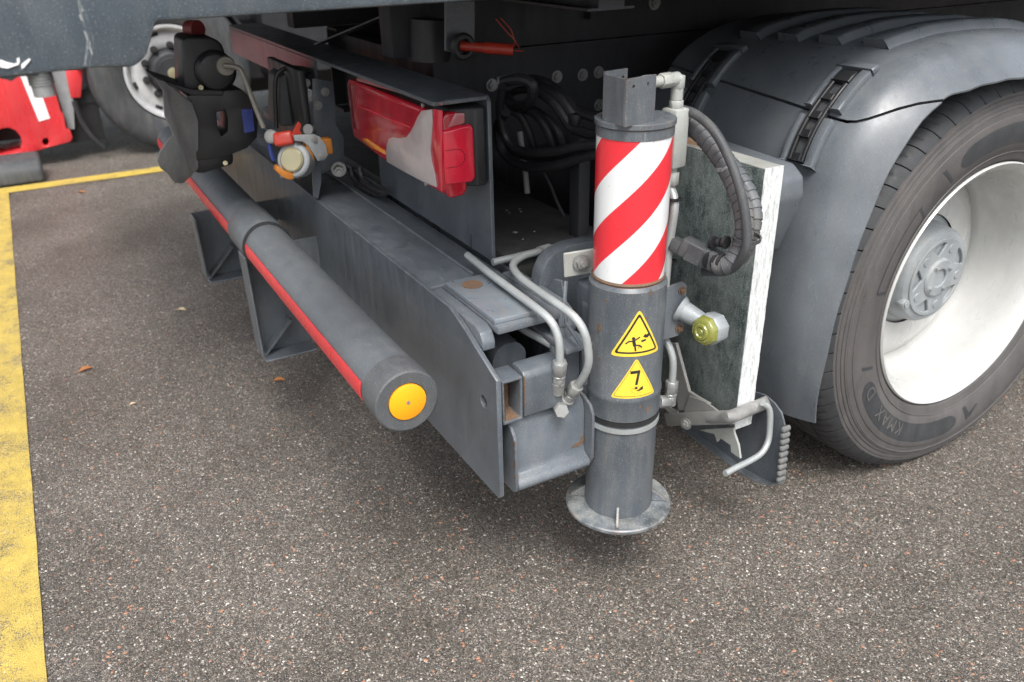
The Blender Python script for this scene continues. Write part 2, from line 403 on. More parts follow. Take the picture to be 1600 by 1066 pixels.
tag(gm.build('loose_grit', M['red_grit'], ang=10), 'reddish brown brick grit strewn over the damp asphalt', 'grit', kind='stuff')
def leaf(px, py,mat, size, label, rot=0):
    c = at(px, py, z=.0); V = []; n = 5
    for i in range(n+1):
        t = i/n; wd = size*.32*sin(pi*min(1, t*.96+.04))*(1-.3*t)
        z = .004 + .10*size*sin(t*pi)
        V += [Vector((-size/2+size*t, -wd, z+.25*wd)), Vector((-size/2+size*t, 0, z*.7)), Vector((-size/2+size*t, wd, z+.35*wd))]
    R = Matrix.Rotation(rot, 3, 'Z'); V = [R @ v + c for v in V]
    Fs = []
    for i in range(n):
        for k in range(2): Fs.append((3*i+k, 3*i+k+1, 3*i+3+k+1, 3*i+3+k))
    b = MB().add(V, Fs); b.tube([R @ Vector((-size/2, 0, .004)) + c, R @ Vector((-size*.8, size*.06, .003)) + c], size*.02, 5, 1)
    tag(b.build('fallen_leaf', M[mat]), label, 'leaf', 'fallen leaves on the asphalt')
leaf(135, 579, 'leaf_orange', .045, 'orange brown fallen leaf between the yellow line and the round underrun tube', .3+1.5)
leaf(437, 596, 'leaf_orange', .040, 'curled rust coloured leaf on the asphalt just below the front guard bracket', 1.1)
leaf(284, 486, 'leaf_pale', .04, 'pale straw coloured leaf on the asphalt left of the guard brackets', .9)
leaf(42, 285, 'leaf_orange', .045, 'tiny orange leaf beyond the far yellow line near the red bumper', .2)
leaf(128, 302, 'leaf_orange', .045, 'tiny orange leaf just this side of the far yellow line', 1.2)
leaf(208, 633, 'leaf_pale', .022, 'small whitish leaf scrap alone on the bare asphalt at left', 1.7)

# ------------------------------------------------------------------ the crane truck
truck = empty('crane_truck', (-1.25, 2.5, 0), 'dark grey crane truck parked with its rear corner and striped stabiliser leg nearest', 'truck')
# --- flatbed body above
b = MB()
yz = [(-.075, 1.180), (.075, 1.183), (.112, 1.180), (.128, 1.19), (.146, 1.228), (5.9, 1.228), (5.9, 1.36), (-.075, 1.36)]
b.prism(yz, 'x', -.055, 0)
body = b.bevel(.006, 2).build('flatbed_body', M['body_paint'], truck)
b = MB(); b.box((-2.51,-.05,1.37), (-2.46,5.9,2.3)); b.box((-2.46,5.85,1.37), (-.02,5.9,2.3)); b.build('shade_board', M['body_paint'], body)  # unseen far-side board and headboard, added to darken the gap between the trucks
b = MB(); b.box((-2.45, .50, 1.262), (-.057, 5.9, 1.335)); b.box((-2.45, -.07, 1.262), (-.80, .499, 1.335))  # second box: rear floor piece added to keep the coupling in shade
b.build('bed_floor_and_shade', M['dark_chassis'], body)
b = MB(); b.prism(yz, 'x', -2.51, -2.455); b.bevel(.006, 2).build('side_rail', M['body_paint'], body)
b = MB()
b.box((-2.45, -.07, 1.24), (-.06, .0, 1.33))
for y in [-.03+.42*i for i in range(2, 14)]:
    b.box((-2.45, y, 1.20), (-.06, y+.05, 1.261)); b.box((-2.45, y-.02, 1.196), (-.06, y+.07, 1.200))
b.build('cross_bearer', M['dark_chassis'], body)
b = MB(); p0 = at(138, 60, x=.003)     # fold seam and welded strip on the rail face
b.tube([at(120,-10,x=-.0045), at(131,30,x=-.0042), at(139,62,x=-.0042), at(134,104,x=-.0045)], .006, 6, 5)
b.build('pressed_fold', M['body_paint'], body)
for k2 in range(9):
    t = k2/8; q = [at(120+t*22+random.uniform(-3,3), -5+t*80+random.uniform(-3,3), x=.0006) for _ in range(1)][0]
    b = MB(); b.obox(q, (.0010, random.uniform(.004,.012), .0012), (1,0,0), (0,.12,-1)); b.build('paint_chip', M['valve_paint'], body)
b = MB()                                # torn paint flakes at the corner of the rail
for pts in ([(0,93),(10,97),(22,100),(30,97),(29,101),(12,107),(0,105)], [(26,92),(30,90),(31,98),(27,97)], [(33,101),(45,92),(48,93),(38,105),(34,108)]):
    q = [at(x, y, x=.0012) for x, y in pts]
    b.prism([(v.y, v.z) for v in q], 'x', .0005, .002)
b.build('paint_chip', M['white_stripe'], body)
b = MB()                                # dark broken lower edge, far left
q = [at(x, y, x=-.004) for x, y in [(0,112),(45,114),(62,110),(60,118),(28,120),(18,127),(8,124),(0,123)]]
b.prism([(v.y, v.z) for v in q], 'x', -.03, -.003).build('edge_seal', M['black_plastic'], body)
# threaded stub hanging below rail
c0 = at(60, 112, x=-.02); c1 = at(71, 150, x=-.02)
b = MB(); d = (c1-c0)
b.rod(c0 - d*.2, c0 + d*.55, .0105, 16); b.rod(c0+d*.55, c1, .0118, 14)
for i in range(5): b.rod(c0 + d*(.0+.115*i), c0 + d*(.055+.115*i), .0135, 16)
b.build('threaded_stub', M['zinc'], body)

# --- rear stabiliser housing (cross beam)
def RP(px, py, y): v = at(px, py, y=y); return (v.x, v.z)
b = MB()
prof = [(-2.46,.333), (-.052,.333), (-.046,.34), (-.046,.594), (-.172,.648), (-.232,.668), (-.345,.668), (-2.46,.668)]
b.prism(prof, 'y', .600, .610, [circ(-.100, .525, .0125, 18)])
beam = b.bevel(.0012, 1, 50).build('stabiliser_housing', M['grey_paint'], truck)
b = MB(); b.box((-2.46,.611,.652), (-.345,.715,.666)); b.bevel(.003, 2).build('top_plate', M['grey_paint'], beam)
b = MB(); b.box((-2.46,.7155,.640), (-.345,.784,.655)); b.build('groove_plate', M['grey_paint'], beam)
b = MB(); b.tube([(-2.4,.7155,.668), (-.36,.7155,.668)], .0035, 6, 1); b.build('weld_bead', M['grey_paint'], beam)
b = MB(); b.box((-2.46,.611,.333), (-.25,.80,.341)); b.build('bottom_plate', M['grey_paint'], beam)
# front wall of the rear box with slanted end
b = MB(); b.prism([(-2.46,.34), (-.072,.34), (-.072,.525), (-.092,.585), (-.150,.612), (-.158,.66), (-.172,.697), (-.20,.690), (-.23,.650), (-2.46,.650)], 'y', .8155, .8215)
b.bevel(.0015, 1, 50).build('inner_wall', M['grey_paint_rusty'], beam)
# platform: roof of the second housing (front box)
b = MB(); b.box((-2.46,.825,.60), (-.40,1.10,.668)); b.box((-2.46,1.05,.34), (-.4,1.10,.60)); b.bevel(.003, 2).build('platform', M['deck_grime'], beam)
b = MB()
for px, py, r in ((805,363,.007), (835,362,.003), (792,329,.004), (812,327,.004), (814,331,.003), (817,374,.003), (900,362,.006), (796,333,.003)):
    c = at(px, py, z=.669); b.lathe([(0,r),(.001,r*.8)], c, 'z', 7)
b.build('paint_fleck', M['valve_paint'], beam)
# wear plate and rail on the open box end
b = MB()
q = [at(694,447,z=.672), at(770.8,505,z=.672), at(836,488,z=.672), at(757,431,z=.672)]
b.prism([(-.335,.641), (-.124,.641), (-.120,.730), (-.335,.730)], 'z', .664, .674)
wp = b.bevel(.0015, 2).build('wear_plate', M['blue_steel'], beam)
b = MB(); b.lathe([(0,.021),(.0012,.021)], at(738,445,z=.6745), 'z', 24); b.build('rust_stain', M['rusty_steel'], wp)
b = MB(); b.box((-.36,.640,.648), (-.110,.775,.6635)); b.bevel(.003, 2).build('slide_plate', M['grey_paint_rusty'], beam)
b = MB(); b.prism([(-.345,.66), (-.150,.66), (-.128,.652), (-.118,.635), (-.118,.618), (-.345,.618)], 'y', .6115, .639)
b.bevel(.004, 2).build('slide_rail', M['grey_paint_rusty'], beam)
b = MB(); b.prism([(-.345,.664), (-.15,.664), (-.125,.655), (-.113,.630), (-.113,.615), (-.345,.615)], 'y', .776, .8145)
b.bevel(.004, 2).build('slide_rail', M['grey_paint_rusty'], beam)
# inside the box: dark back wall, cylinder, thin pipe
b = MB(); b.box((-.75,.6115,.342), (-.74,.8145,.651)); b.build('bulkhead', M['dark_chassis'], beam)
b = MB(); b.rod((-.72,.685,.575), (-.17,.690,.563), .034, 20); b.rod((-.24,.69,.566), (-.16,.69,.562), .037, 20)
b.build('cylinder_barrel', M['grey_paint'], beam)
b = MB(); b.tube([(-.55,.735,.615), (-.30,.72,.628), (-.2,.735,.606), (-.15,.75,.598), (-.11,.765,.59)], .0075, 10, 6); b.build('hydraulic_pipe', M['pipe_steel'], beam)
# square hollow tube
b = MB(); ho = [(.6135,.4935),(.6565,.4935),(.6565,.5865),(.6135,.5865)]
hi = [(.6185,.501),(.6515,.501),(.6515,.580),(.6185,.580)]
b.prism(ho, 'x', -.105, -.050, [hi]); sq = b.bevel(.003, 2).build('hollow_tube', M['grey_paint'], beam)
b = MB(); b.box((-.104,.6187,.5012), (-.098,.6513,.5798)); b.build('tube_bottom', M['rusty_steel'], sq)
b = MB(); b.add([(-.097,.6187,.5016),(-.0515,.6187,.5016),(-.0515,.6513,.5016),(-.097,.6513,.5016)],[(0,1,2,3)]); b.add([(-.097,.6190,.5016),(-.0515,.6190,.5016),(-.0515,.6190,.57),(-.097,.6190,.57)],[(0,1,2,3)])
b.build('rust_layer', M['rusty_steel'], sq)
# solid valve block
b = MB(); b.prism([(-.105,.497), (-.052,.497), (-.050,.580), (-.058,.590), (-.075,.595), (-.096,.594), (-.105,.580)], 'y', .6595, .745)
b.bevel(.004, 2).build('valve_block', M['grey_paint'], beam)
b = MB(); b.prism([(.6600,.520),(.6618,.524),(.6612,.545),(.6632,.560),(.6628,.578),(.6600,.586)], 'x', -.0518, -.0505); b.build('rust_run', M['rusty_steel'], beam)
# extension-beam end cap
b = MB()
cap = [(-.25,.490), (-.105,.490), (-.085,.487), (-.073,.478), (-.067,.462), (-.0665,.378), (-.062,.366), (-.052,.361), (-.044,.356), (-.041,.348), (-.044,.340), (-.054,.336), (-.25,.336)]
b.prism(cap, 'y', .6400, .8060); capo = b.bevel(.0025, 2, 40).build('extension_end_cap', M['grey_paint_rusty'], beam)
fl = [(-.25,.489), (-.105,.491), (-.080,.488), (-.060,.478), (-.047,.462), (-.043,.44), (-.041,.352), (-.045,.340), (-.055,.3345), (-.25,.3345)]
b = MB(); b.prism(fl, 'y', .6330, .6396); b.bevel(.001, 1, 50).build('cap_flange', M['grey_paint_rusty'], capo)
fl2 = [(-.25,.489), (-.105,.491), (-.075,.488), (-.052,.478), (-.042,.462), (-.040,.44), (-.040,.360), (-.046,.344), (-.058,.3345), (-.25,.3345)]
b = MB(); b.prism(fl2, 'y', .8064, .8128); b.bevel(.001, 1, 50).build('cap_flange', M['grey_paint_rusty'], capo)
for z0_, hh in ((.372,.010), (.395,.022), (.43,.008), (.445,.012)):
    b = MB(); b.prism([(-.047-random.uniform(0,.004),z0_), (-.0412,z0_+.002), (-.0414,z0_+hh), (-.045,z0_+hh*.9)], 'y', .6322, .6329); b.build('rust_edge', M['rusty_steel'], capo)
b = MB(); b.prism([(.775,.382),(.790,.378),(.804,.384),(.804,.404),(.799,.400),(.797,.390),(.786,.387)], 'x', -.0664, -.0655); b.build('rust_run', M['rusty_steel'], capo)
b = MB(); b.box((-.115,.753,.488), (-.10,.8145,.60)); b.box((-.35,.753,.60), (-.055,.8145,.612)); b.bevel(.003,2)
b.build('inner_shelf', M['grey_paint_rusty'], beam)
b = MB(); b.lathe([(0,.024),(.035,.024),(.045,.018)], (-.12,.785,.585), 'z', 20); b.build('boss', M['grey_paint'], beam)

# --- hydraulic pipes bending over the box with their fittings
PR = .0078
b = MB()
P1 = [(-.42,.735,.686), (-.34,.727,.688), (-.291,.722,.690), (-.182,.718,.690), (-.105,.715,.690), at(858,499,y=.719), at(869,518,y=.725), at(874,540,y=.728), at(875,572,y=.73)]
b.tube(P1, PR, 12, 6); pipe1 = b.build('hydraulic_pipe', M['pipe_steel'], beam)
b = MB()
P2 = [at(775,412,z=.695), at(815,400,z=.70), at(838,393,z=.70), at(822,398,z=.702), at(800,412,z=.705), at(802,425,z=.705), at(820,440,z=.70), at(862,468,z=.69), at(895,492,z=.68), at(912,515,z=.665), at(920,545,x=-.045), at(921,572,x=-.035), at(912,592,x=-.025), at(898,610,x=-.02)]
P2 = [(-.386,.778,.672), (-.386,.85,.673), (-.386,.93,.675), (-.386,1.0,.675)]
b.tube(P2, PR, 12, 4)
P2 = [at(858,386,z=.692), at(842,391,z=.695), (-.329,.859,.698), (-.318,.815,.70), (-.287,.773,.70), (-.223,.752,.70), (-.133,.746,.70), (-.075,.746,.699), at(898,496,y=.753), at(913,520,y=.762), at(919,548,y=.769), at(919,570,y=.772), at(911,590,y=.772), at(898,608,y=.77)]
b.tube(P2, PR, 12, 5); b.build('hydraulic_pipe', M['pipe_steel'], beam)
def fitting(parent, a, c, r=.0135, mat='zinc'):
    a = Vector(a); c = Vector(c); d = c-a; q = MB()
    q.hexa(a, a+d*.55, r); q.rod(a+d*.55, a+d*.68, r*.9, 14); q.hexa(a+d*.68, c, r*.88); q.bevel(.0012, 1, 40)
    return q.build('pipe_fitting', M[mat], parent)
fitting(beam, at(875,565,y=.73), at(872,600,y=.733), .0145)
fitting(beam, at(902,602,y=.771), at(886,624,y=.765), .0145)
b = MB(); b.rod(at(872,596,y=.733), at(870,612,y=.735), .0135, 14); b.rod(at(870,604,y=.735), at(852,594,y=.725), .0125, 14)
b.rod(at(854,596,y=.727), at(848,590,y=.722), .015, 6); b.build('elbow', M['zinc'], beam)
b = MB(); b.rod(at(888,622,y=.765), at(870,634,y=.757), .0145, 16); b.hexa(at(870,630,y=.752), at(878,643,y=.73), .0145)
b.rod(at(870,632,y=.757), at(856,622,y=.75), .0145, 16); b.bevel(.001,1,40).build('elbow', M['zinc'], beam)

# --- shackle and curved cheek of the second extension beam, left of the leg
b = MB()
cheek = [(.885,.70)]
cheek = [(.835,.47), (.835,.640), (.838,.675), (.850,.70), (.870,.722), (.895,.730), (.93,.730), (.93,.47)]
b.prism([(.803,.47),(.803,.655),(.809,.690),(.822,.714),(.845,.730),(.875,.737),(.98,.737),(.98,.47)], 'x', -.272, -.235)
b.bevel(.003, 2, 30); cheek = b.build('extension_arm', M['grey_paint'], truck)
b = MB(); p = at(905,410,x=-.16)
q = [at(884,398,y=.905), at(921,385,y=.905), at(921,430,y=.905), at(884,440,y=.905)]
b.prism([(-.215+.0, .683), (-.14,.683), (-.14,.735), (-.215,.735)], 'y', .88, .885)
b = MB(); b.obox(at(905,411,x=-.14), (.062,.05,.006), Vector((.25,.97,.05)), (0,0,1)); b.bevel(.002,1)
lug = b.build('lug_plate', M['valve_paint'], cheek)
bolt(cheek, at(908,410,x=-.134), (.97,-.25,.05), .0115, .012, M['zinc'])
b = MB(); b.box((-.135,.835,.47), (-.05,.86,.665)); b.box((-.16,.84,.46), (-.05,.93,.70)); b.bevel(.01, 3)
b.build('sleeve_box', M['grey_paint'], cheek)
b = MB(); b.tube([at(884,440,x=-.12), at(882,470,x=-.10), at(885,505,x=-.09), at(912,545,x=-.03), at(914,600,x=-.036)], .004, 6, 1)
b.build('weld_bead', M['grey_paint'], cheek)

# --- stabiliser leg
JX, JY = -.05, .885
b = MB()
b.lathe([(.735,.0665),(.728,.0728),(.514,.0728),(.511,.0742),(.505,.0748),(.500,.0742),(.498,.0733),(.458,.0733),(.456,.0705),(.446,.0705),(.446,.060)], (JX,JY,0), 'z', 56)
leg = b.build('stabiliser_leg', M['jack_paint'], truck, 30)
b = MB(); b.lathe([(.475,.0700),(.226,.0700)], (JX,JY,0), 'z', 56); b.build('ram', M['jack_paint'], leg)
cl = MB(); cl.lathe([(.4415,.0700),(.4415,.0738),(.4315,.0738),(.4315,.0700)], (JX,JY,0), 'z', 56, closed=True)
cl.build('hose_clamp', M['pipe_steel'], leg)
b = MB(); b.lathe([(.4555,.0700),(.4555,.0738),(.4465,.0738),(.4465,.0700)], (JX,JY,0), 'z', 56, closed=True); b.build('scraper_ring', M['black_plastic'], leg)
b = MB(); b.lathe([(.7355,.0665),(.7395,.0685),(.7435,.0665)], (JX,JY,0), 'z', 56, cap=False); b.build('rust_ring', M['rusty_steel'], leg)
b = MB(); b.lathe([(.72,.066),(.9965,.066)], (JX,JY,0), 'z', 64)
sl = b.build('striped_sleeve', M['stripe_print'], leg, loc=(JX,JY,.931))
b = MB(); b.lathe([(.997,.0672),(1.0135,.0672),(1.0137,.0655),(1.0150,.0655),(1.0152,.0690),(1.0160,.0698),(1.0235,.0698),(1.0243,.0690)], (JX,JY,0), 'z', 48); b.build('leg_cap', M['jack_paint'], leg)
# bent bracket standing on the cap
def capP(px, py, z): v = at(px, py, z=z); return (v.x, v.y)
zt = 1.0245
a0 = Vector(capP(941,188,zt)); a1 = Vector(capP(976,199,zt)); a2 = Vector(capP(1022,189,zt))
d1 = (a0-a1).normalized(); d2 = (a2-a1).normalized()
t_ = .004
def wall(a, c, z0, z1, holes=()):
    a = Vector((a[0],a[1],0)); c = Vector((c[0],c[1],0)); u = (c-a); L = u.length; u.normalize(); n = Vector((-u.y,u.x,0))
    q = MB(); q.prism([(0,z0),(L,z0),(L,z1),(0,z1)], 'y', 0, t_, holes)
    for v in q.bm.verts: v.co = a + u*v.co.x + n*(-v.co.y if n.dot(Vector((JX,JY,0))-a) < 0 else v.co.y) + Vector((0,0,v.co.z))
    return q
L2 = (a2-a1).length
q = wall(a1, a2, zt, 1.099, [circ(L2*.25,1.086,.0032,10), circ(L2*.72,1.086,.0032,10)])
q2 = wall(a1, a0, zt, 1.099); 
a3 = a0 + (a2-a1)*.75
q3 = wall(a0, a3, zt, 1.103, [circ((a3-a0).length*.8,1.089,.0035,10)])
for o_ in (q2, q3):
    t = o_.bm.copy(); q.merge(t); o_.bm.free()
q.build('angle_bracket', M['jack_paint'], leg)
b = MB(); b.obox(at(1004,188,z=1.026)+Vector((0,0,.002)), (.022,.008,.006), (CR.x,CR.y,0), (0,0,1)); b.bevel(.002,2).build('putty_blob', M['white_stripe'], leg)
# foot plate and gussets
b = MB(); b.lathe([(.2135,.102),(.2145,.1085),(.217,.1105),(.2225,.1105),(.2250,.108),(.2255,.06),(.2255,.02)], (JX,JY,0), 'z', 56)
ft = b.bevel(.001,1,60).build('foot_plate', M['foot_steel'], leg)
for a in (-37, 53, 143, 233):
    u = Vector((cos(radians(a)), sin(radians(a)), 0)); n = Vector((-u.y,u.x,0)); b = MB()
    b.prism([(.0695,.226),(.102,.226),(.098,.232),(.0695,.254)], 'y', -.003, .003)
    for v in b.bm.verts: v.co = Vector((JX,JY,0)) + u*v.co.x + n*v.co.y + Vector((0,0,v.co.z))
    b.bevel(.0012,1).build('gusset', M['foot_steel'], ft)
# warning stickers bent round the leg
def cyl_shape(name, pts, th0, z0, r, mat, parent, h=.0006):
    """pts: 2D outline in metres (u along the circumference, v up)"""
    bm = bmesh.new(); bm.faces.new([bm.verts.new((x, y, 0)) for x, y in pts])
    x0 = min(p[0] for p in pts); x1 = max(p[0] for p in pts); n = max(1, int((x1-x0)/.004))
    for i in range(1, n):
        bmesh.ops.bisect_plane(bm, geom=bm.verts[:]+bm.edges[:]+bm.faces[:], plane_co=(x0+(x1-x0)*i/n,0,0), plane_no=(1,0,0))
    rr = bmesh.ops.extrude_face_region(bm, geom=bm.faces[:])
    up = {g for g in rr['geom'] if isinstance(g, bmesh.types.BMVert)}
    for v in bm.verts:
        R = r + (h if v in up else 0); t = th0 + v.co.x/r
        v.co = Vector((JX + R*cos(t), JY + R*sin(t), z0 + v.co.y))
    q = MB(); q.bm.free(); q.bm = bm; return q.build(name, M[mat], parent, 40)
def rtri(s, hgt, rad, n=5):
    P = [(-s/2, 0), (s/2, 0), (0, hgt)]; out = []
    for i, (x, y) in enumerate(P):
        a = Vector(P[i-1]) - Vector((x,y)); c = Vector(P[(i+1)%3]) - Vector((x,y)); a.normalize(); c.normalize()
        p = Vector((x,y)) + a*rad*1.7; q = Vector((x,y)) + c*rad*1.7
        for k in range(n+1):
            t = k/n; out.append(tuple(p*(1-t)**2 + Vector((x,y))*2*t*(1-t) + q*t*t))
    return out
th1 = radians(-19); Z1 = .602; Rk = .0728
st1 = cyl_shape('warning_sticker', rtri(.103,.096,.006), th1, Z1, Rk, 'sticker_yellow', leg)
o = [(x*.86, y*.86+.0062) for x, y in rtri(.103,.096,.005)]
inn = [(x*.74, y*.74+.0100) for x, y in rtri(.103,.096,.003)]
cyl_shape('border', o, th1, Z1, Rk+.0008, 'sticker_black', st1, .0002)
cyl_shape('field', inn, th1, Z1, Rk+.0012, 'sticker_yellow', st1, .0002)
def stroke(p, q, w): 
    p = Vector(p); q = Vector(q); d = (q-p).normalized(); n = Vector((-d.y, d.x))*w/2
    return [tuple(p-n), tuple(q-n), tuple(q+n), tuple(p+n)]
def glyphs(parent, shapes, th, z, r, name='pictogram'):
    for s_ in shapes: cyl_shape(name, s_, th, z, r, 'sticker_black', parent, .0002)
k = .001
man = [circ(-9*k, 38*k, 3.3*k, 10), stroke((-9*k,35*k), (-6*k,22*k), 6*k), stroke((-9*k,33*k), (-17*k,32*k), 2.8*k), stroke((-16.5*k,33*k), (-23*k,27*k), 2.8*k),
       stroke((-8*k,33*k), (3*k,40*k), 2.8*k), stroke((-6*k,23*k), (-4*k,12*k), 3.4*k), stroke((-5*k,24*k), (3*k,23*k), 3*k), stroke((2*k,24*k), (8*k,18*k), 3*k),
       stroke((6*k,31*k), (15*k,33*k), 4.2*k), [(9*k,40*k),(13*k,45*k),(16*k,43*k),(21*k,47*k),(20*k,43*k),(24*k,42*k),(19*k,37*k),(14*k,37*k)], stroke((1*k,17*k), (3*k,22*k), 1.2*k)]
glyphs(st1, man, th1, Z1, Rk+.0016)
th2 = radians(-19.5); Z2 = .512
st2 = cyl_shape('warning_sticker', rtri(.094,.087,.005), th2, Z2, Rk, 'sticker_yellow', leg)
cyl_shape('border', [(x*.89, y*.89+.0045) for x, y in rtri(.094,.087,.0035)], th2, Z2, Rk+.0008, 'sticker_black', st2, .0002)
cyl_shape('field', [(x*.865, y*.865+.0056) for x, y in rtri(.094,.087,.003)], th2, Z2, Rk+.0012, 'sticker_yellow', st2, .0002)
jk = [stroke((-11*k,57*k), (8*k,58*k), 6*k), stroke((5.5*k,58*k), (1.5*k,30*k), 5*k), [(-3*k,21*k),(2*k,27*k),(5*k,21*k)], [(1*k,17*k),(8*k,20*k),(15*k,26*k),(16*k,19*k),(8*k,16*k)]]
for a in range(0, 360, 36): jk.append(stroke((2*k+6*k*cos(radians(a)), 18*k+6*k*sin(radians(a))), (2*k+13*k*cos(radians(a)), 18*k+10*k*sin(radians(a))), .5*k))
glyphs(st2, jk, th2, Z2, Rk+.0016)
# yellow octagonal side marker on its stalk
b = MB(); q = [(.955,.66),(1.01,.66),(1.02,.652),(1.02,.60),(1.01,.585),(.955,.585)]
b = MB(); b.prism([(.93,.725-.03),(1.005,.700),(1.016,.690),(1.016,.60),(1.004,.585),(.93,.585)], 'x', -.040, -.034)
b.bevel(.001,1,60); mk = b.build('marker_bracket', M['grey_paint_rusty'], leg)
bolt(mk, (-.034,1.003,.683), (1,0,0), .006, .007, M['rusty_steel']); bolt(mk, (-.034,1.003,.602), (1,0,0), .006, .007, M['rusty_steel'])
ld = Vector((.14,-.985,.07)).normalized()          # it looks to the side and back
lc = at(1104, 516, x=.030)
U = ld.orthogonal().normalized(); U = Vector((0,0,1)) - ld*ld.z; U.normalize(); W = ld.cross(U)
U2 = U*cos(pi/8)+W*sin(pi/8); W2 = ld.cross(U2)
b = MB(); b.lathe([(-.034,.026),(-.030,.031),(-.012,.0325),(.0,.0310)], lc, (ld,U2,W2), 8); lampb = b.bevel(.0015,1).build('side_marker', M['hub_grey'], leg)
b = MB(); s0 = Vector((-.034,1.002,.645)); s1 = lc - ld*.020; b.rod(s0, s1, .021, 20, .0145); b.rod(s0, s0+(s1-s0)*.12, .027, 20, .022); b.build('stalk', M['hub_grey'], leg)
b = MB(); b.lathe([(0.0005,.0305),(.012,.0285),(.016,.022)], lc, (ld,U2,W2), 8); b.bevel(.001,1); b.build('lens', M['lens_yellow'], lampb)
b = MB(); b.lathe([(.0162,.017),(.019,.015),(.0195,.011),(.0170,.009),(.0170,.006),(.0195,.004)], lc, (ld,U,W), 24); b.build('lens_ring', M['lens_yellow'], lampb)
b = MB(); b.lathe([(.0163,.0205),(.0168,.0185)], lc, (ld,U,W), 24, cap=False); b.build('lens_rim', M['lens_yellow'], lampb)
b = MB(); b.rod(lc+ld*.0172, lc+ld*.0178, .0055, 16); b.build('lens_centre', M['hub_grey'], lampb)

for px, py, s_ in ((936,512,.007), (947,470,.003), (1010,498,.0025), (938,560,.002), (1012,640,.005), (1000,636,.003), (968,735,.002), (1016,458,.004)):
    dd = CR*((px-800)/F) - CU*((py-533)/F) + CF; o2 = Vector((CP.x-JX, CP.y-JY)); d2_ = Vector((dd.x, dd.y)); A_ = d2_.dot(d2_); B_ = 2*o2.dot(d2_); C_ = o2.dot(o2)-.0728**2
    D_ = B_*B_-4*A_*C_
    if D_ < 0: continue
    pp = CP + dd*((-B_-D_**.5)/(2*A_)); th_ = math.atan2(pp.y-JY, pp.x-JX)
    blob = [(s_*(.6+.3*random.random())*cos(2*pi*i/9), s_*(1.1+.4*random.random())*sin(2*pi*i/9)) for i in range(9)]
    cyl_shape('rust_spot', blob, th_, pp.z, .0733 if pp.z > .458 else .0701, 'rusty_steel', leg, .0003)
# valve block and fittings on top right of the leg
b = MB(); c = at(1053, 215, y=.985); b.obox(c, (.036,.036,.105), (1,.15,0), (0,1,0)); b.bevel(.004,2,30)
vb = b.build('check_valve', M['valve_paint'], leg)
tp = c + Vector((0,0,.052))
b = MB(); b.hexa(tp, tp+Vector((0,0,.014)), .013); b.rod(tp+Vector((0,0,.014)), tp+Vector((0,0,.04)), .011, 14); b.hexa(tp+Vector((0,0,.034)), tp+Vector((0,0,.056)), .013)
e1 = tp+Vector((0,0,.050)); e2 = at(1004,131,y=.90)
d = (e2-e1)
b.rod(e1, e1+d*.28, .012, 14); b.hexa(e1+d*.2, e1+d*.5, .0135); b.rod(e1+d*.5, e1+d*.8, .0095, 12); b.rod(e1+d*.75, e2, .013, 14); b.bevel(.001,1,40)
b.build('elbow', M['valve_paint'], vb)
bt = c - Vector((0,0,.052))
b = MB(); b.rod(bt, bt-Vector((0,0,.012)), .010, 12); b.hexa(bt-Vector((0,0,.010)), bt-Vector((0,0,.034)), .0145); b.rod(bt-Vector((0,0,.034)), bt-Vector((0,0,.05)), .009, 12); b.bevel(.001,1,40)
b.build('nut', M['valve_paint'], vb)
b = MB(); b.tube([bt-Vector((0,0,.04)), at(1054,320,y=.98), at(1046,380,y=.975), at(1040,440,y=.97), at(1036,500,y=.97)], .0085, 12, 5); b.build('hydraulic_pipe', M['pipe_steel'], leg)
for py in (311, 408):
    b = MB(); cc_ = at(1052-(py-311)*.09, py, y=.978); b.lathe([(-.003,.0098),(-.003,.0118),(.003,.0118),(.003,.0098)], cc_, 'z', 16, closed=True); b.obox(cc_+Vector((.006,.010,0)), (.008,.008,.006), (1,0,0), (0,1,0)); b.build('cable_tie', M['black_plastic'], leg)
# lower pipe and elbow to the right of the leg
b = MB(); b.tube([at(1030,525,y=.99), at(1042,535,y=.995), at(1051,560,y=1.0), at(1051,585,y=1.0), at(1049,600,y=1.0)], .0078, 12, 6); b.build('hydraulic_pipe', M['pipe_steel'], leg)
fitting(leg, at(1050,595,y=1.0), at(1047,628,y=1.0), .014)
b = MB(); b.rod(at(1047,618,y=1.0), at(1046,632,y=1.0), .013, 14); b.hexa(at(1046,628,y=1.0), at(1028,628,y=.965), .014); b.bevel(.001,1,40).build('elbow', M['zinc'], leg)

# --- ribbed hose bundle and connector behind the leg
def ribbed(pts, r, name, mat, parent, pitch=.016):
    q = MB(); q.tube(pts, r, 14, 8); o = q.build(name, M[mat], parent)
    # spiral wrap: flat turns standing proud
    P = [Vector(p) for p in pts]; Q = [P[0]*2-P[1]] + P + [P[-1]*2-P[-2]]; S = []
    for i in range(1, len(Q)-2):
        for k2 in range(12):
            t = k2/12; p0,p1,p2,p3 = Q[i-1:i+3]
            S.append(0.5*((2*p1)+(p2-p0)*t+(2*p0-5*p1+4*p2-p3)*t*t+(3*p1-p0-3*p2+p3)*t**3))
    L = 0; nxt = pitch*.5; q = MB()
    for i in range(1, len(S)-1):
        L += (S[i]-S[i-1]).length
        if L >= nxt:
            d = (S[i+1]-S[i-1]).normalized(); d = (d + Vector((.10,-.08,.12))).normalized(); Uv = d.orthogonal().normalized(); Wv = d.cross(Uv); h = pitch*.45
            q.lathe([(-h,r*.98),(-h*.92,r*1.09),(h*.9,r*1.09),(h,r*.98)], S[i], (d,Uv,Wv), 14, cap=False); nxt += pitch
    q.build('spiral_wrap', M[mat], o); return o
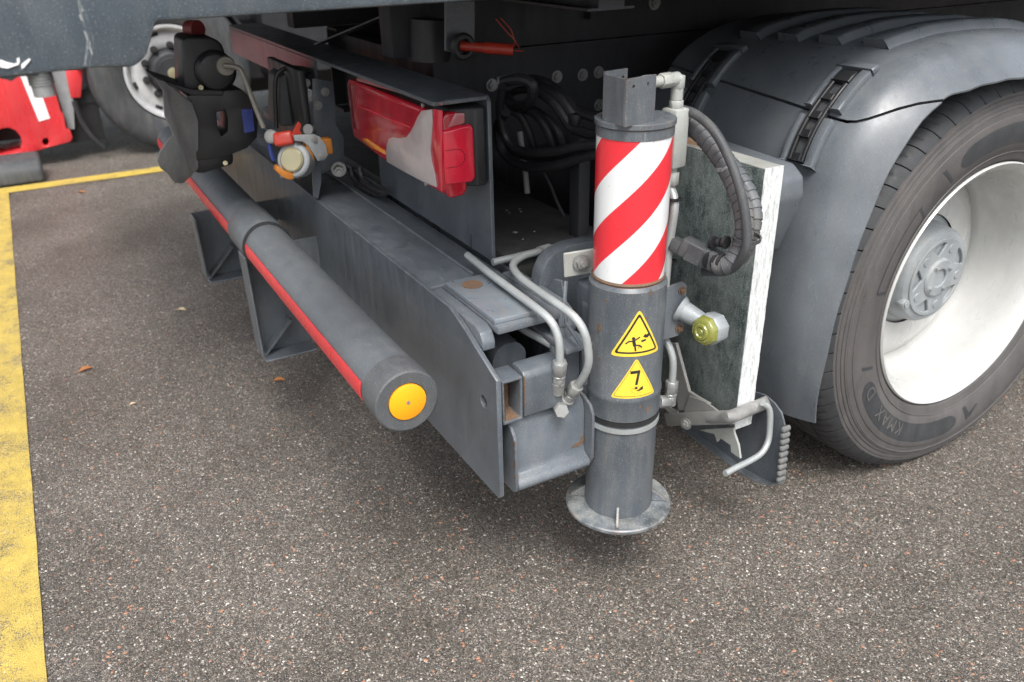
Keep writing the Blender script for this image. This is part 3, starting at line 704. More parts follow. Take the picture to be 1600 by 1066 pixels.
H1 = [at(1060,176,y=1.02), at(1082,196,y=1.03), at(1108,224,y=1.04), at(1132,258,y=1.045), at(1152,300,y=1.045), at(1163,345,y=1.04), at(1158,385,y=1.035), at(1140,412,y=1.02), at(1118,415,y=1.01)]
ribbed(H1, .0155, 'hose', 'sleeve_plastic', truck)
H2 = [at(1100,215,y=1.06), at(1132,244,y=1.07), at(1160,282,y=1.07), at(1177,320,y=1.07), at(1178,352,y=1.065), at(1165,392,y=1.06), at(1150,410,y=1.05)]
ribbed(H2, .0125, 'hose', 'sleeve_plastic', truck)
b = MB(); b.tube([at(1060,170,y=1.0), at(1085,178,y=1.01), at(1112,200,y=1.015), at(1132,232,y=1.02), at(1150,275,y=1.02), at(1162,320,y=1.02), at(1167,362,y=1.02), at(1163,395,y=1.02), at(1140,422,y=1.02), at(1100,425,y=1.02)], .0085, 12, 6); b.build('hose', M['hose_rubber'], truck)
for (px, py, rr, dd, yy) in ((1133,260,.0172,(.25,.25,-.93),1.045), (1167,372,.0235,(-.08,.05,-1),1.035)):
    A = Vector(dd).normalized(); Uv = A.orthogonal().normalized(); Wv = A.cross(Uv); b = MB()
    b.lathe([(-.0035,rr*.95),(-.0035,rr*1.05),(.0035,rr*1.05),(.0035,rr*.95)], at(px,py,y=yy), (A,Uv,Wv), 20, closed=True); b.build('cable_tie', M['hub_grey'] if py < 300 else M['hose_rubber'], truck)
b = MB(); c = at(1094,396,y=1.005); b.obox(c, (.075,.035,.042), (.75,.45,-.28), (.2,.3,.9)); b.obox(at(1068,388,y=.99), (.05,.026,.030), (.75,.45,-.28), (.2,.3,.9)); b.bevel(.005,2,30)
con = b.build('cable_connector', M['hose_rubber'], truck)
b = MB(); u = (at(1140,412,y=1.02)-at(1100,400,y=1.01)).normalized()
for i in range(4): pp = at(1108+i*9, 405+i*2.5, y=1.008+i*.003); b.rod(pp, pp+u*.006, .019-(i%2)*.004-i*.001, 14)
for i in range(3): pp = at(1112+i*10, 378, y=1.015+i*.003); b.rod(pp, pp+u*.006, .012-(i%2)*.003, 12)
b.build('strain_relief', M['black_plastic'], con)
b = MB(); b.obox(at(1084,398,y=.975), (.030,.004,.035), (.75,.45,-.28), (-.5,.8,0)); b.bevel(.001,1).build('nameplate', M['hose_rubber'], con)

# --- weathered board standing behind the leg (a loose stabiliser pad)
BX0, BX1, BY0, BY1 = -.48, .002, 1.150, 1.198
def bz(x, bot): return (.335 if bot else .905)
pad = empty('support_board', ((BX0+BX1)/2, 1.17, .34), 'thick weathered dark green board with chalky white edge clamped between striped leg and mudguard', 'board')
b = MB(); n = 14; V = []
b.box((BX0,BY0,.338), (BX1-.003,BY1,.903)); b.bevel(.003,2).build('panel', M['board_face'], pad)
b = MB(); V = []; n = 40
for i in range(n+1):
    z = .336 + (.570)*i/n
    V += [(BX1-.0028, BY0+.001, z), (BX1+random.uniform(.0,.0006), BY0-.0005+random.uniform(0,.0008), z), (BX1+random.uniform(.0,.0006), BY1+random.uniform(-.0006,.0006), z), (BX1-.0028, BY1, z)]
Fs = []
for i in range(n):
    for k2 in range(3): Fs.append((4*i+k2, 4*i+k2+1, 4*i+4+k2+1, 4*i+4+k2))
Fs += [(0,1,2,3), (4*n,4*n+1,4*n+2,4*n+3)]
b.add(V, Fs).build('edge_band', M['board_edge'], pad, 20)
b = MB(); b.box((BX0,BY0+.002,.9035), (BX1-.004,BY1-.001,.9055)); b.build('top_edge', M['valve_paint'], pad)
b = MB(); V = []
b.tube([at(1068,222,y=1.17), at(1085,226,y=1.175), at(1104,233,y=1.18)], lambda i: .010+.002*random.random(), 8, 6); tag(b.build('felt_rag', M['felt']), 'short roll of frayed brown felt lying on top of the weathered board', 'felt')

# --- board clamp and wheel chock carrier
b = MB(); b.obox((at(1041,656,y=1.115)+at(1145,652,y=1.115))/2, ((at(1041,656,y=1.115)-at(1145,652,y=1.115)).length,.030,.006), at(1145,652,y=1.115)-at(1041,656,y=1.115), (0,0,1)); b.bevel(.002,2)
hold = b.build('board_clamp', M['steel_dull'], truck)
b = MB(); b.tube([at(1108,655,y=1.117), at(1128,654,y=1.117), at(1150,648,y=1.118), at(1175,638,x=.01), at(1200,628,x=.028)], lambda i: .008+.006*min(1,i/6), 14, 4); b.build('clamp_arm', M['steel_dull'], hold)
b = MB(); b.tube([at(1192,630,x=.035), at(1202,640,x=.04), at(1203,665,x=.045), at(1200,690,x=.05), at(1190,708,x=.055), at(1172,720,x=.058), at(1150,731,x=.062), at(1133,740,x=.066)], .0068, 12, 5); b.build('handle', M['pipe_steel'], hold)
bolt(hold, at(1072,662,y=1.11), (0.2,-1,0), .010, .008, M['zinc'])
b = MB(); q = [at(x, y, y=1.128) for x, y in [(1049,536),(1058,536),(1078,611),(1092,620),(1110,630),(1105,641),(1062,641),(1060,628)]]
b.prism([(v.x, v.z) for v in q], 'y', 1.124, 1.132); b.bevel(.001,1,50); b.build('strut', M['steel_dull'], hold)
b = MB(); q = [at(x, y, y=1.125) for x, y in [(1080,618),(1105,627),(1128,644),(1122,652),(1100,652),(1070,648)]]
b.prism([(v.x, v.z) for v in q], 'y', 1.119, 1.1235); b.build('gusset', M['steel_dull'], hold)
b = MB(); q = [at(x, y, y=1.14) for x, y in [(1095,672),(1118,678),(1122,690),(1127,684),(1143,695),(1144,706),(1158,716),(1155,695),(1148,675),(1148,668)]]
b.prism([(v.x, v.z) for v in q], 'y', 1.137, 1.142); b.build('cutout_plate', M['valve_paint'], hold)
b = MB(); q = [at(x, y, y=1.13) for x, y in [(1035,632),(1060,642),(1060,652),(1052,650)]]
b.prism([(v.x, v.z) for v in q], 'y', 1.127, 1.132); b.build('gusset', M['valve_paint'], hold)
chk = empty('wheel_chock', (0,1.22,.2), 'dark folding steel wheel chock with a toothed edge stowed below the board and mudguard', 'wheel chock')
CYc = 1.225
q = [at(x, y, y=CYc) for x, y in [(1178,612),(1195,617),(1210,630),(1221,645),(1226,664),(1218,752),(1196,757),(1180,752),(1155,738),(1120,712),(1066,674),(1050,640),(1110,612)]]
b = MB(); b.prism([(v.x, v.z) for v in q], 'y', CYc, CYc+.004); b.bevel(.001,1,50); b.build('side_plate', M['grey_paint'], chk)
b = MB(); q = [at(x, y, y=CYc-.02) for x, y in [(1066,672),(1120,712),(1155,739),(1180,753),(1196,759),(1216,757)]]
for i in range(len(q)-1):
    a, c = q[i], q[i+1]; a2_ = a + Vector((0,.0195,0)); c2_ = c + Vector((0,.0195,0)); up = Vector((0,0,.003))
    b.add([a, c, c2_, a2_, a+up, c+up, c2_+up, a2_+up], [(0,1,2,3),(4,7,6,5),(0,4,5,1),(1,5,6,2),(2,6,7,3),(3,7,4,0)])
b.build('flange', M['grey_paint'], chk)
for i in range(9):
    c = at(1228-i*1.0, 670+i*9.8, y=CYc-.002); b = MB(); b.obox(c, (.010,.024,.0125), (1,0,.1), (0,1,0)); b.bevel(.0045,2); b.build('tooth', M['worn_grey'], chk)

# --- mudguard
WY, WZ = 1.90, .495
fend = MB()
RO = .645
def ring(th):       # th from +y axis, counter-clockwise seen from +x ; 180 = rearwards
    return None
def lut(t, a):
    if a >= t[0][0]: return t[0][1]
    for (a0, r0), (a1, r1) in zip(t, t[1:]):
        if a >= a1: f = (a0-a)/(a0-a1); f = f*f*(3-2*f)*.4+f*.6; return r0+(r1-r0)*f
    return t[-1][1]
ROT = [(205,.628),(190,.603),(180,.598),(167,.612),(153,.640),(139.6,.682),(130,.686),(122,.670),(111,.632),(100,.604),(91,.592),(75,.592),(50,.62),(15,.66)]
LIP = [(205,.60),(195,.588),(180,.563),(164,.563),(151,.582),(140.5,.606),(130,.617),(124,.608),(117,.574),(108,.545),(100,.525),(85,.512),(60,.53),(15,.58)]
def opath(a): return (lut(ROT, a-3)+lut(ROT, a)*2+lut(ROT, a+3))/4
def fpath(a):
    r = opath(a); return WY + r*cos(radians(a)), WZ + r*sin(radians(a))
# section: x, fraction of the way from outer skin to lip, extra
sect = [(-.62,0,-.05),(-.62,0,0),(-.40,0,.003),(-.20,0,.003),(-.06,0,0),(-.035,.03,0),(-.018,.09,0),(-.004,.18,0),(.010,.32,0),(.024,.50,0),(.040,.72,0),(.052,.90,0),(.058,1,0),(.057,1,-.004),(.050,.92,-.006),(.036,.68,-.006),(.018,.44,-.006),(.0,.24,-.006),(-.02,.10,-.006),(-.06,0,-.007),(-.60,0,-.007)]
def guard(a0, a1, name, off=0., parent=truck, seam=(0,0)):
    n = int(abs(a0-a1)/2.0); V = []; ns = len(sect)
    for i in range(n+1):
        f = i/n; a = a0 + (a1-a0)*f; w_ = (1-f)*seam[0] + f*seam[1]
        w_ *= max(0, 1-(abs(a-(a0 if seam[0] else a1))/45)) if (seam[0] or seam[1]) else 0
        w_ = (seam[0] if seam[0] else seam[1]) * max(0, 1-abs(a-(a0 if seam[0] else a1))/40)
        for sx_, fr_, ex in sect:
            aa = a - w_*max(0, fr_-.05)/.95 + (0 if sx_ > -.06 else (-.06-sx_)*(.0 if not w_ else 7.0*max(0, 1-abs(a-(a0 if seam[0] else a1))/40)))*-1
            ro = opath(aa); rl = lut(LIP, aa); r = ro + (rl-ro)*fr_ + ex + off
            V.append((sx_, WY + r*cos(radians(aa)), WZ + r*sin(radians(aa))))
    Fs = []
    for i in range(n):
        for k2 in range(ns):
            k3 = (k2+1) % ns; Fs.append((i*ns+k2, i*ns+k3, (i+1)*ns+k3, (i+1)*ns+k2))
    Fs.append(list(range(ns))); Fs.append([n*ns+k2 for k2 in range(ns)])
    return MB().add(V, Fs).build(name, M['fender_plastic'], parent, 40)
g1 = guard(197, 137.6, 'mudguard', seam=(0, 12.5)); g2 = guard(137.2, 20, 'mudguard', .004, seam=(12.5, 0))
# raised ribs along the top panel
for (x0, x1, aa) in ((-.155,-.095,120), (-.265,-.205,121), (-.375,-.315,122), (-.485,-.425,123)):
    V = []; n = 30
    for i in range(n+1):
        a = aa - (aa-40)*i/n; y, z = fpath(a); uy, uz = cos(radians(a)), sin(radians(a)); h = .024
        for sx_, e in ((x0-.006,.004),(x0+.004,h),(x1-.012,h),(x1,.004)): V.append((sx_, y+uy*e, z+uz*e))
    Fs = []
    for i in range(n):
        for k2 in range(3): Fs.append((i*4+k2, i*4+k2+1, (i+1)*4+k2+1, (i+1)*4+k2))
    Fs.append((0,1,2,3)); MB().add(V, Fs).bevel(.004,2,40).build('rib', M['fender_plastic'], g2, 40)
# rubber buckles bridging the seam
def arcbox(x0, x1, aA, aB, r0, r1, b, n=8):
    V = []
    for i in range(n+1):
        a = aA+(aB-aA)*i/n; y, z = fpath(a); uy, uz = cos(radians(a)), sin(radians(a))
        for sx_, e in ((x0,r0),(x0,r1),(x1,r1),(x1,r0)): V.append((sx_, y+uy*e, z+uz*e))
    Fs = []
    for i in range(n):
        for k2 in range(4): Fs.append((i*4+k2, i*4+(k2+1)%4, (i+1)*4+(k2+1)%4, (i+1)*4+k2))
    Fs += [(0,1,2,3), (n*4,n*4+1,n*4+2,n*4+3)]; b.add(V, Fs); return b
for X in (-.100, -.47):
    fr = MB()
    for aA, aB in ((146.5, 138.2), (136.6, 128.0)): arcbox(X-.040, X-.026, aA, aB, .001, .018, fr); arcbox(X+.024, X+.046, aA, aB, .001, .018, fr)
    arcbox(X-.040, X+.046, 128.0, 126.2, .003, .018, fr, 2)
    fo = fr.bevel(.003,2,40).build('buckle_frame', M['fender_plastic'], g2)
    st_ = MB(); arcbox(X-.022, X+.020, 131.2, 128.6, .004, .018, st_, 2); arcbox(X-.022, X-.013, 146, 131.2, .004, .017, st_); arcbox(X+.011, X+.020, 146, 131.2, .004, .017, st_)
    for aa in (146.0, 142.0, 138.6, 135): arcbox(X-.0129, X+.0109, aa, aa-1.4, .006, .016, st_, 2)
    st_.bevel(.002,1,40).build('rubber_strap', M['black_plastic'], fo)
    sk = MB(); arcbox(X-.0125, X+.0105, 145.5, 131.5, .0052, .008, sk); sk.build('strap_slot', M['hose_rubber'], fo)
# carrier bracket corner between board and guard
b = MB(); b.prism([(-.50,.70),(-.06,.70),(-.035,.77),(-.014,.83),(-.02,.868),(-.05,.888),(-.50,.905)], 'y', 1.205, 1.285); b.bevel(.010,3,25); b.build('guard_bracket', M['fender_plastic'], truck)

# --- rear wheels
def make_wheel(x_out, ph=0, inner=False):
    """x_out: x of the outer tyre face, dish opens towards +x"""
    X = lambda t: x_out + t
    # rim / disc as one lathe
    b = MB()
    prof = [(-.012,.2925),(-.004,.3035),(.001,.3085),(.0035,.3110),(-.001,.3140),(-.012,.3130),(-.022,.305),(-.024,.2895)]
    rimp = [(-.33,.300),(-.325,.285),(-.25,.268),(-.215,.262),(-.195,.262),(-.185,.262),(-.165,.268),(-.15,.276),(-.075,.2790),(-.040,.2830),(-.024,.2895),(-.012,.2925),(-.004,.3035),(.001,.3085),(.0035,.3110),(-.001,.3145),(-.012,.3130),(-.022,.305),(-.05,.297),(-.17,.285),(-.25,.285),(-.34,.305)]
    b.lathe(rimp, (X(0),WY,WZ), 'x', 96, closed=True)
    wheel = b.build('wheel', M['rim_white'], truck, 40)
    # disc with hand holes
    b = MB(); n = 80
    disc = [(.262,-.188),(.245,-.176),(.225,-.166),(.205,-.160),(.175,-.158),(.150,-.158)]
    V = []; Fs = []
    for i in range(n):
        a = 2*pi*i/n
        for r, t in disc: V.append((X(t), WY+r*cos(a), WZ+r*sin(a)))
    for i in range(n):
        j = (i+1) % n
        hole = (27 <= i <= 32) if not inner else (i % 10) in (0,1,2)
        for k2 in range(5):
            if hole and k2 in (1,2): continue
            Fs.append((i*6+k2, j*6+k2, j*6+k2+1, i*6+k2+1))
    b.add(V, Fs).build('disc', M['rim_white'], wheel, 40)
    if not inner:
        b = MB()
        hub = [(-.20,.155),(-.165,.150),(-.155,.132),(-.110,.125),(-.100,.118),(-.096,.108),(-.0945,.097),(-.099,.094),(-.099,.060),(-.099,.055),(-.088,.052),(-.084,.047),(-.084,.026),(-.086,.024),(-.110,.024)]
        b.lathe(hub, (X(0),WY,WZ), 'x', 64); h = b.build('hub', M['hub_grey'], wheel, 30)
        hl = []
        for k2 in range(5):
            a = radians(72*k2+30)
            hl.append([((WY+r*cos(a+da)), (WZ+r*sin(a+da))) for r, da in ((.060,0),(.084,.27),(.092,.31),(.094,.15),(.0945,0),(.094,-.15),(.092,-.31),(.084,-.27))])
        q = MB(); q.prism(circ(WY, WZ, .1035, 48), 'x', X(-.098), X(-.0905), hl); q.bevel(.0015,1,50); q.build('hub_face', M['hub_grey'], h)
        for k2 in range(5):
            a = radians(72*k2+66); pp = Vector((X(-.0925), WY+.079*cos(a), WZ+.079*sin(a))); q = MB(); q.rod(pp, pp+Vector((.004,0,0)), .013, 18, .011); q.build('boss', M['hub_grey'], h)
        for k2 in range(4):
            a = radians(90*k2+35); bolt(h, (X(-.084), WY+.0385*cos(a), WZ+.0385*sin(a)), (1,0,0), .0058, .005, M['hub_grey'])
        a = radians(205); pp = Vector((X(-.112), WY+.118*cos(a), WZ+.118*sin(a))); q = MB(); q.hexa(pp, pp+Vector((.022,0,0)), .014); q.rod(pp+Vector((.022,0,0)), pp+Vector((.026,0,0)), .009, 14); q.bevel(.001,1,40).build('plug', M['hub_grey'], h)
        a = radians(127); q = MB(); q.tube([(X(-.13),WY+.22*cos(a),WZ+.22*sin(a)), (X(-.10),WY+.235*cos(a),WZ+.235*sin(a)), (X(-.075),WY+.255*cos(a),WZ+.255*sin(a))], .017, 12, 4); q.build('valve_hose', M['black_plastic'], wheel)
    # tyre: sidewall + tread lathe with lateral grooves
    nb = 62; sub = 8; seg = nb*sub
    side = [(-.020,.3115),(-.006,.3150),(.002,.322),(.006,.334),(.0065,.3360),(.012,.350),(.0135,.352),(.019,.385),(.0205,.405),(.0195,.425),(.0185,.4275),(.0168,.4285),(.0150,.441),(.0158,.4425),(.0140,.4475),(.0118,.4485),(.0120,.4505),(.0100,.4555),(.0078,.4565),(.0080,.4585),(.0065,.466),(.0045,.467),(.0040,.474)]
    tread = [(.0030,.476,1),(-.002,.484,1),(-.010,.4935,1),(-.020,.5010,1),(-.032,.5060,1),(-.050,.5085,1),(-.066,.5090,1),(-.0662,.497,0),(-.074,.497,0),(-.0742,.5095,1),(-.105,.5100,1),(-.122,.5100,1),(-.1222,.497,0),(-.130,.497,0),(-.1302,.5100,1),(-.19,.5095,1),(-.1902,.497,0),(-.198,.497,0),(-.1982,.509,1),(-.262,.5085,1),(-.292,.5050,1),(-.306,.495,1)]
    inn_ = [(-.315,.47),(-.322,.42),(-.318,.37),(-.305,.33),(-.295,.311)]
    V = []; full = [(t, r, 0) for t, r in side] + tread + [(t, r, 0) for t, r in inn_]; nn = len(full)
    for i in range(seg):
        ph_ = i % sub; a0 = 2*pi*i/seg
        for t, r, gk in full:
            a = a0; rr = r
            if gk and t > -.0665 or gk and t < -.198:
                sh = (.020*abs(t+.03))
                a += (-t)*.55 if t > -.1 else (t+.2)*.55
                if ph_ == 0: rr = r - .010
                elif ph_ == 4 and t < -.012: rr = r - .004
                a += {0: .0, 1: -2*pi/seg*.72, 7: 2*pi/seg*.72}.get(ph_, 0)
            elif gk:
                a += .35*t
                if ph_ == 3: rr = r - .008
                a += {2: 2*pi/seg*.7, 4: -2*pi/seg*.7}.get(ph_, 0)
            z = WZ + rr*sin(a); V.append((X(t), WY+rr*cos(a), max(z, .0015)))
    Fs = []
    for i in range(seg):
        j = (i+1) % seg
        for k2 in range(nn-1): Fs.append((i*nn+k2, j*nn+k2, j*nn+k2+1, i*nn+k2+1))
    b = MB().add(V, Fs); ty = b.build('tyre', [M['tyre_rubber'], M['tread_rubber']], wheel, 28)
    for p_ in ty.data.polygons:
        k2 = p_.index % (nn-1)
        if len(side) <= k2+1: p_.material_index = 1
    return wheel, ty
wheel, tyre = make_wheel(0.0)
make_wheel(-.36, inner=True)
# lettering on the side wall: oval field and KMAX D
def sidewall(name, polys, mat, h0=.0003, h1=.0009):
    """polys given as (angle deg, radius) loops, laid on the tyre side wall"""
    prof_ = [(.334,.006),(.352,.0135),(.385,.019),(.405,.0205),(.4275,.0185)]
    def xs(r):
        for (ra, xa), (rb, xb) in zip(prof_, prof_[1:]):
            if r <= rb: return xa+(xb-xa)*(max(r, ra)-ra)/(rb-ra)
        return prof_[-1][1]
    q = MB()
    for loop in polys:
        t = bmesh.new(); t.faces.new([t.verts.new((a, r*100, 0)) for a, r in loop])
        a0 = min(p[0] for p in loop); a1 = max(p[0] for p in loop); n = max(1, int((a1-a0)/3))
        for i in range(1, n): bmesh.ops.bisect_plane(t, geom=t.verts[:]+t.edges[:]+t.faces[:], plane_co=(a0+(a1-a0)*i/n,0,0), plane_no=(1,0,0))
        for rr in (.36,.385,.405): bmesh.ops.bisect_plane(t, geom=t.verts[:]+t.edges[:]+t.faces[:], plane_co=(0,rr*100,0), plane_no=(0,1,0))
        for v in t.verts:
            a, r = v.co.x, v.co.y/100
            v.co = Vector((xs(r)+h1, WY + r*cos(radians(a)), WZ + r*sin(radians(a))))
        q.merge(t)
    return q.build(name, M[mat], tyre, 40)
def oval(a0, a1, r0, r1, n=10):
    P = []; rm = (r0+r1)/2; hr = (r1-r0)/2; da = hr/rm*57.3*1.6
    for i in range(n+1): t = -pi/2+pi*i/n; P.append((a1-da+da*cos(t), rm+hr*sin(t)))
    for i in range(n+1): t = pi/2+pi*i/n; P.append((a0+da+da*cos(t), rm+hr*sin(t)))
    return P
for o__ in (oval(203, 277, .362, .412), oval(78, 118, .362, .412)): sidewall('smooth_field', [o__], 'tread_rubber', h1=.0006)
def text_on_arc(txt, a_start, r_base, size, name='lettering', mat='tyre_letter'):
    cu = bpy.data.curves.new('letters', 'FONT'); cu.body = txt; cu.size = size; cu.resolution_u = 3; cu.space_character = 1.15
    o = bpy.data.objects.new('letters', cu); scene.collection.objects.link(o)
    dg = bpy.context.evaluated_depsgraph_get(); me = bpy.data.meshes.new_from_object(o.evaluated_get(dg)); bpy.data.objects.remove(o)
    q = MB(); q.bm.from_mesh(me); 
    for v in q.bm.verts:
        r = r_base + v.co.y; a = radians(a_start) - v.co.x/r_base   # clockwise seen from outside (+x): angle falls
        xs = .0135 + (.0205-.0135)*min(1, max(0, (r-.352)/.053))
        v.co = Vector((xs+.0024,WY + r*cos(a), WZ + r*sin(a)))
    return q.build(name, M[mat], tyre, 40)
metal('tyre_letter', (.105,.098,.094), .6, 0, .4, (.14,.13,.12), 0, speck=.2)
text_on_arc('KMAX', 241.5, .3665, .047); text_on_arc('D', 211.5, .3665, .047)
b = MB()
for r_, x_ in ((.3405,.0105),(.4435,.0160)):
    b.lathe([(x_-.0012,r_-.0008),(x_+.0002,r_),(x_-.0012,r_+.0008)], (0,WY,WZ), 'x', 96, cap=False)
b.build('moulded_ring', M['tyre_letter'], tyre)
b = MB(); q_ = [(150,.352),(166,.352),(166,.356),(151,.356),(150,.366),(149,.366)]; b.bm.free()
for loop__ in ([[(138,.350),(168,.350),(168,.354),(138,.354)], [(138,.390),(168,.390),(168,.393),(138,.393)], [(137.6,.352),(138.6,.352),(138.6,.391),(137.6,.391)], [(167.4,.352),(168.4,.352),(168.4,.391),(167.4,.391)], [(198,.36),(199.2,.36),(196,.40),(194.5,.40)], [(122,.36),(123,.36),(126,.41),(124.5,.41)], [(281,.36),(283,.36),(285,.40),(283,.405)], [(283,.395),(289,.375),(290,.38),(285,.402)]]): sidewall('moulded_mark', [loop__], 'tread_rubber', h1=.0008)
# left-hand wheel of the truck, behind the chassis, and the axle
def mirror_copy(o, parent, f):
    c = o.copy(); scene.collection.objects.link(c); c.parent = parent
    for ch in o.children: mirror_copy(ch, c, f)
    return c
c = mirror_copy(wheel, truck, None); c.rotation_euler = (0,0,pi); c.location = Vector((-2.5-wheel['wc'][0], wheel['wc'][1], wheel['wc'][2])) - Vector(truck['wc'])
b = MB(); b.rod((-2.2,WY,WZ), (-.3,WY,WZ), .075, 20); b.lathe([(-.16,.10),(-.1,.2),(0,.23),(.1,.2),(.16,.10)], (-1.25,WY,WZ), 'x', 24); b.build('rear_axle', M['dark_chassis'], truck)
# far side mudguard simple: copies of the guards
for g_ in (g1, g2):
    c = g_.copy(); scene.collection.objects.link(c); c.rotation_euler = (0,0,0); c.scale = (-1,1,1)
    c.location = Vector((-2.5-g_['wc'][0], g_['wc'][1], g_['wc'][2])) - Vector(truck['wc'])

# --- chassis rails, cross members, red handle
b = MB()
for x in (-.82, -1.62):
    s_ = 1 if x > -1.2 else -1
    b.box((x-.008, .86, .80), (x, 6.2, 1.035)); b.box((x-.09 if s_ > 0 else x, .86, 1.036), (x+.02 if s_ > 0 else x+.09, 6.2, 1.044)); b.box((x-.08 if s_ > 0 else x, .86, .79), (x if s_ > 0 else x+.08, 6.2, .799))
rail = b.build('chassis_rail', M['dark_chassis'], truck)
b = MB()
for x in (-.80, -1.60): b.box((x-.07, .75, 1.046), (x, 6.2, 1.195))
sub_ = b.bevel(.004,2).build('subframe', M['dark_chassis'], truck)
for px, py in ((870,120), (910,117), (935,113), (935,164), (768,133), (830,129)):
    bolt(rail, at(px, py, x=-.8195), (1,0,0), .011, .010, M['zinc'])
for px in (942, 1022): bolt(sub_, at(px, 4, x=-.80), (1,0,0), .013, .012, M['zinc'])
b = MB(); b.box((-.81,.83,1.05), (-.795,.85,1.19)); b.build('stiffener', M['dark_chassis'], sub_); b = MB(); b.box((-.80,1.28,1.10),(-.77,1.30,1.19)); b.build('stiffener', M['dark_chassis'], sub_)
b = MB(); b.box((-2.0,1.30,.30),(-.74,1.31,.79)); b.build('underbody_shade_panel', M['dark_chassis'], truck)  # added black panel, stands in for underbody shade and hides the far wheel
b = MB(); b.box((-1.62,.90,.80), (-.83,.96,1.02)); b.box((-1.62,1.25,.78),(-.83,1.28,1.02)); b.build('cross_member', M['dark_chassis'], truck)
b = MB(); b.box((-.46,1.02,.30), (-.42,1.05,.93)); b.bevel(.003,2).build('upright_angle', M['dark_chassis'], truck)
# plate, ring and red handle
b = MB(); p_ = at(718,30,x=-.60)
q = [at(x, y, x=-.62) for x, y in [(697,2),(742,2),(742,78),(722,86),(697,80)]]
b.prism([(v.y, v.z) for v in q], 'x', -.63, -.62); hp = b.bevel(.001,1,50).build('handle_plate', M['grey_paint'], sub_)
rc = at(719, 72, x=-.612)
b = MB(); b.lathe([(0,.017),(0,.026),(.014,.029),(.02,.024),(.02,.017)], rc, 'x', 28, closed=True); b.build('handle_ring', M['black_plastic'], hp)
b = MB(); e_ = at(802,78,x=-.55); b.rod(rc, rc+(e_-rc)*.45, .0105, 14); b.rod(rc+(e_-rc)*.45, e_, .0125, 14); b.build('red_handle', M['red_plastic'], hp)
b = MB(); b.tube([at(775,30,x=-.56), at(792,50,x=-.555), at(805,65,x=-.55), at(800,78,x=-.545), at(818,80,x=-.545)], .0013, 5, 4); b.tube([at(782,28,x=-.56), at(798,46,x=-.555), at(803,60,x=-.55), at(812,76,x=-.55)], .0011, 5, 4); b.build('red_cord', M['red_plastic'], hp)
# sloping stay and round boss behind the lamp plate
b = MB(); b.obox((at(500,68,x=-1.35)+at(620,18,x=-1.1))/2, ((at(500,68,x=-1.35)-at(620,18,x=-1.1)).length,.004,.05), at(620,18,x=-1.1)-at(500,68,x=-1.35), (0,0,1)); b.build('stay', M['grey_paint'], sub_)
b = MB(); b.rod(at(672,30,x=-.75), at(672,95,x=-.75), .045, 20); b.build('rubber_buffer', M['black_plastic'], sub_)
# black cable coils
coils = [([(785,135),(781,170),(786,205),(800,228),(825,238),(870,236),(905,228),(940,225)], .90, .010),
 ([(790,175),(778,200),(785,235),(806,255),(838,262),(880,256),(910,245),(945,238)], .92, .0115),
 ([(784,180),(783,205),(793,228),(818,243),(850,247),(890,242),(930,232)], .95, .010),
 ([(792,172),(812,180),(826,205),(834,232),(836,250)], .97, .009),
 ([(800,168),(830,175),(850,195),(862,222),(866,250)], .99, .010),
 ([(815,165),(845,178),(868,200),(878,228),(880,248)], 1.01, .010),
 ([(788,150),(820,140),(856,155),(880,185),(895,215),(900,240)], 1.02, .009),
 ([(828,128),(850,138),(876,152),(893,175),(903,187),(925,196),(955,205)], .98, .0125),
 ([(826,132),(845,145),(868,162),(884,185),(896,200),(922,210),(955,215)], .97, .0125),
 ([(828,124),(855,131),(882,152),(900,172),(925,182),(955,192)], .99, .012),
 ([(786,128),(812,124),(832,132),(828,160),(805,166),(790,150)], .92, .012),
 ([(845,262),(860,290),(870,315),(885,345)], 1.05, .005)]
for pts, y0, r_ in coils:
    b = MB(); n_ = len(pts)
    b.tube([at(px, py, y=y0+.012*i) for i, (px, py) in enumerate(pts)], r_, 10, 5); b.build('coiled_cable', M['black_plastic'], truck)
b = MB(); b.obox(at(900,187,y=1.02), (.03,.03,.03), (1,.3,0), (0,0,1)); b.bevel(.008,2); b.build('cable_tie', M['black_plastic'], truck)
b = MB(); b.tube([at(780,165,y=.95), at(779,122,y=.95), at(800,119,y=.95), at(824,119,y=.96)], .004, 6, 1); b.build('cable_clip', M['zinc'], truck)
b = MB(); b.tube([at(812,206,y=1.04), at(820,262,y=1.04), at(824,302,y=1.04)], .0075, 10, 3); b.build('brake_pipe', M['valve_paint'], truck)

# --- lamp bracket (angle profile) and tail lamp
LT = 1.018
b = MB(); b.box((-2.15,.668,LT-.008), (-.400,.7845,LT)); b.bevel(.0015,1)
br = b.build('lamp_bracket', M['grey_paint'], truck)
b = MB(); b.prism([(-1.055,.667), (-1.055,.79), (-1.10,.80), (-1.10,LT-.001), (-.410,LT-.001), (-.400,LT-.012), (-.400,.667), (-.500,.667), (-.500,.70), (-.505,.70), (-.506,.667)], 'y', .785, .7935)
b.bevel(.0015,1,50).build('bracket_web', M['grey_paint'], br)
b = MB(); b.box((-2.15,.6685,.925), (-1.16,.6765,LT-.0085)); b.bevel(.0015,1).build('bracket_lip', M['grey_paint'], br)
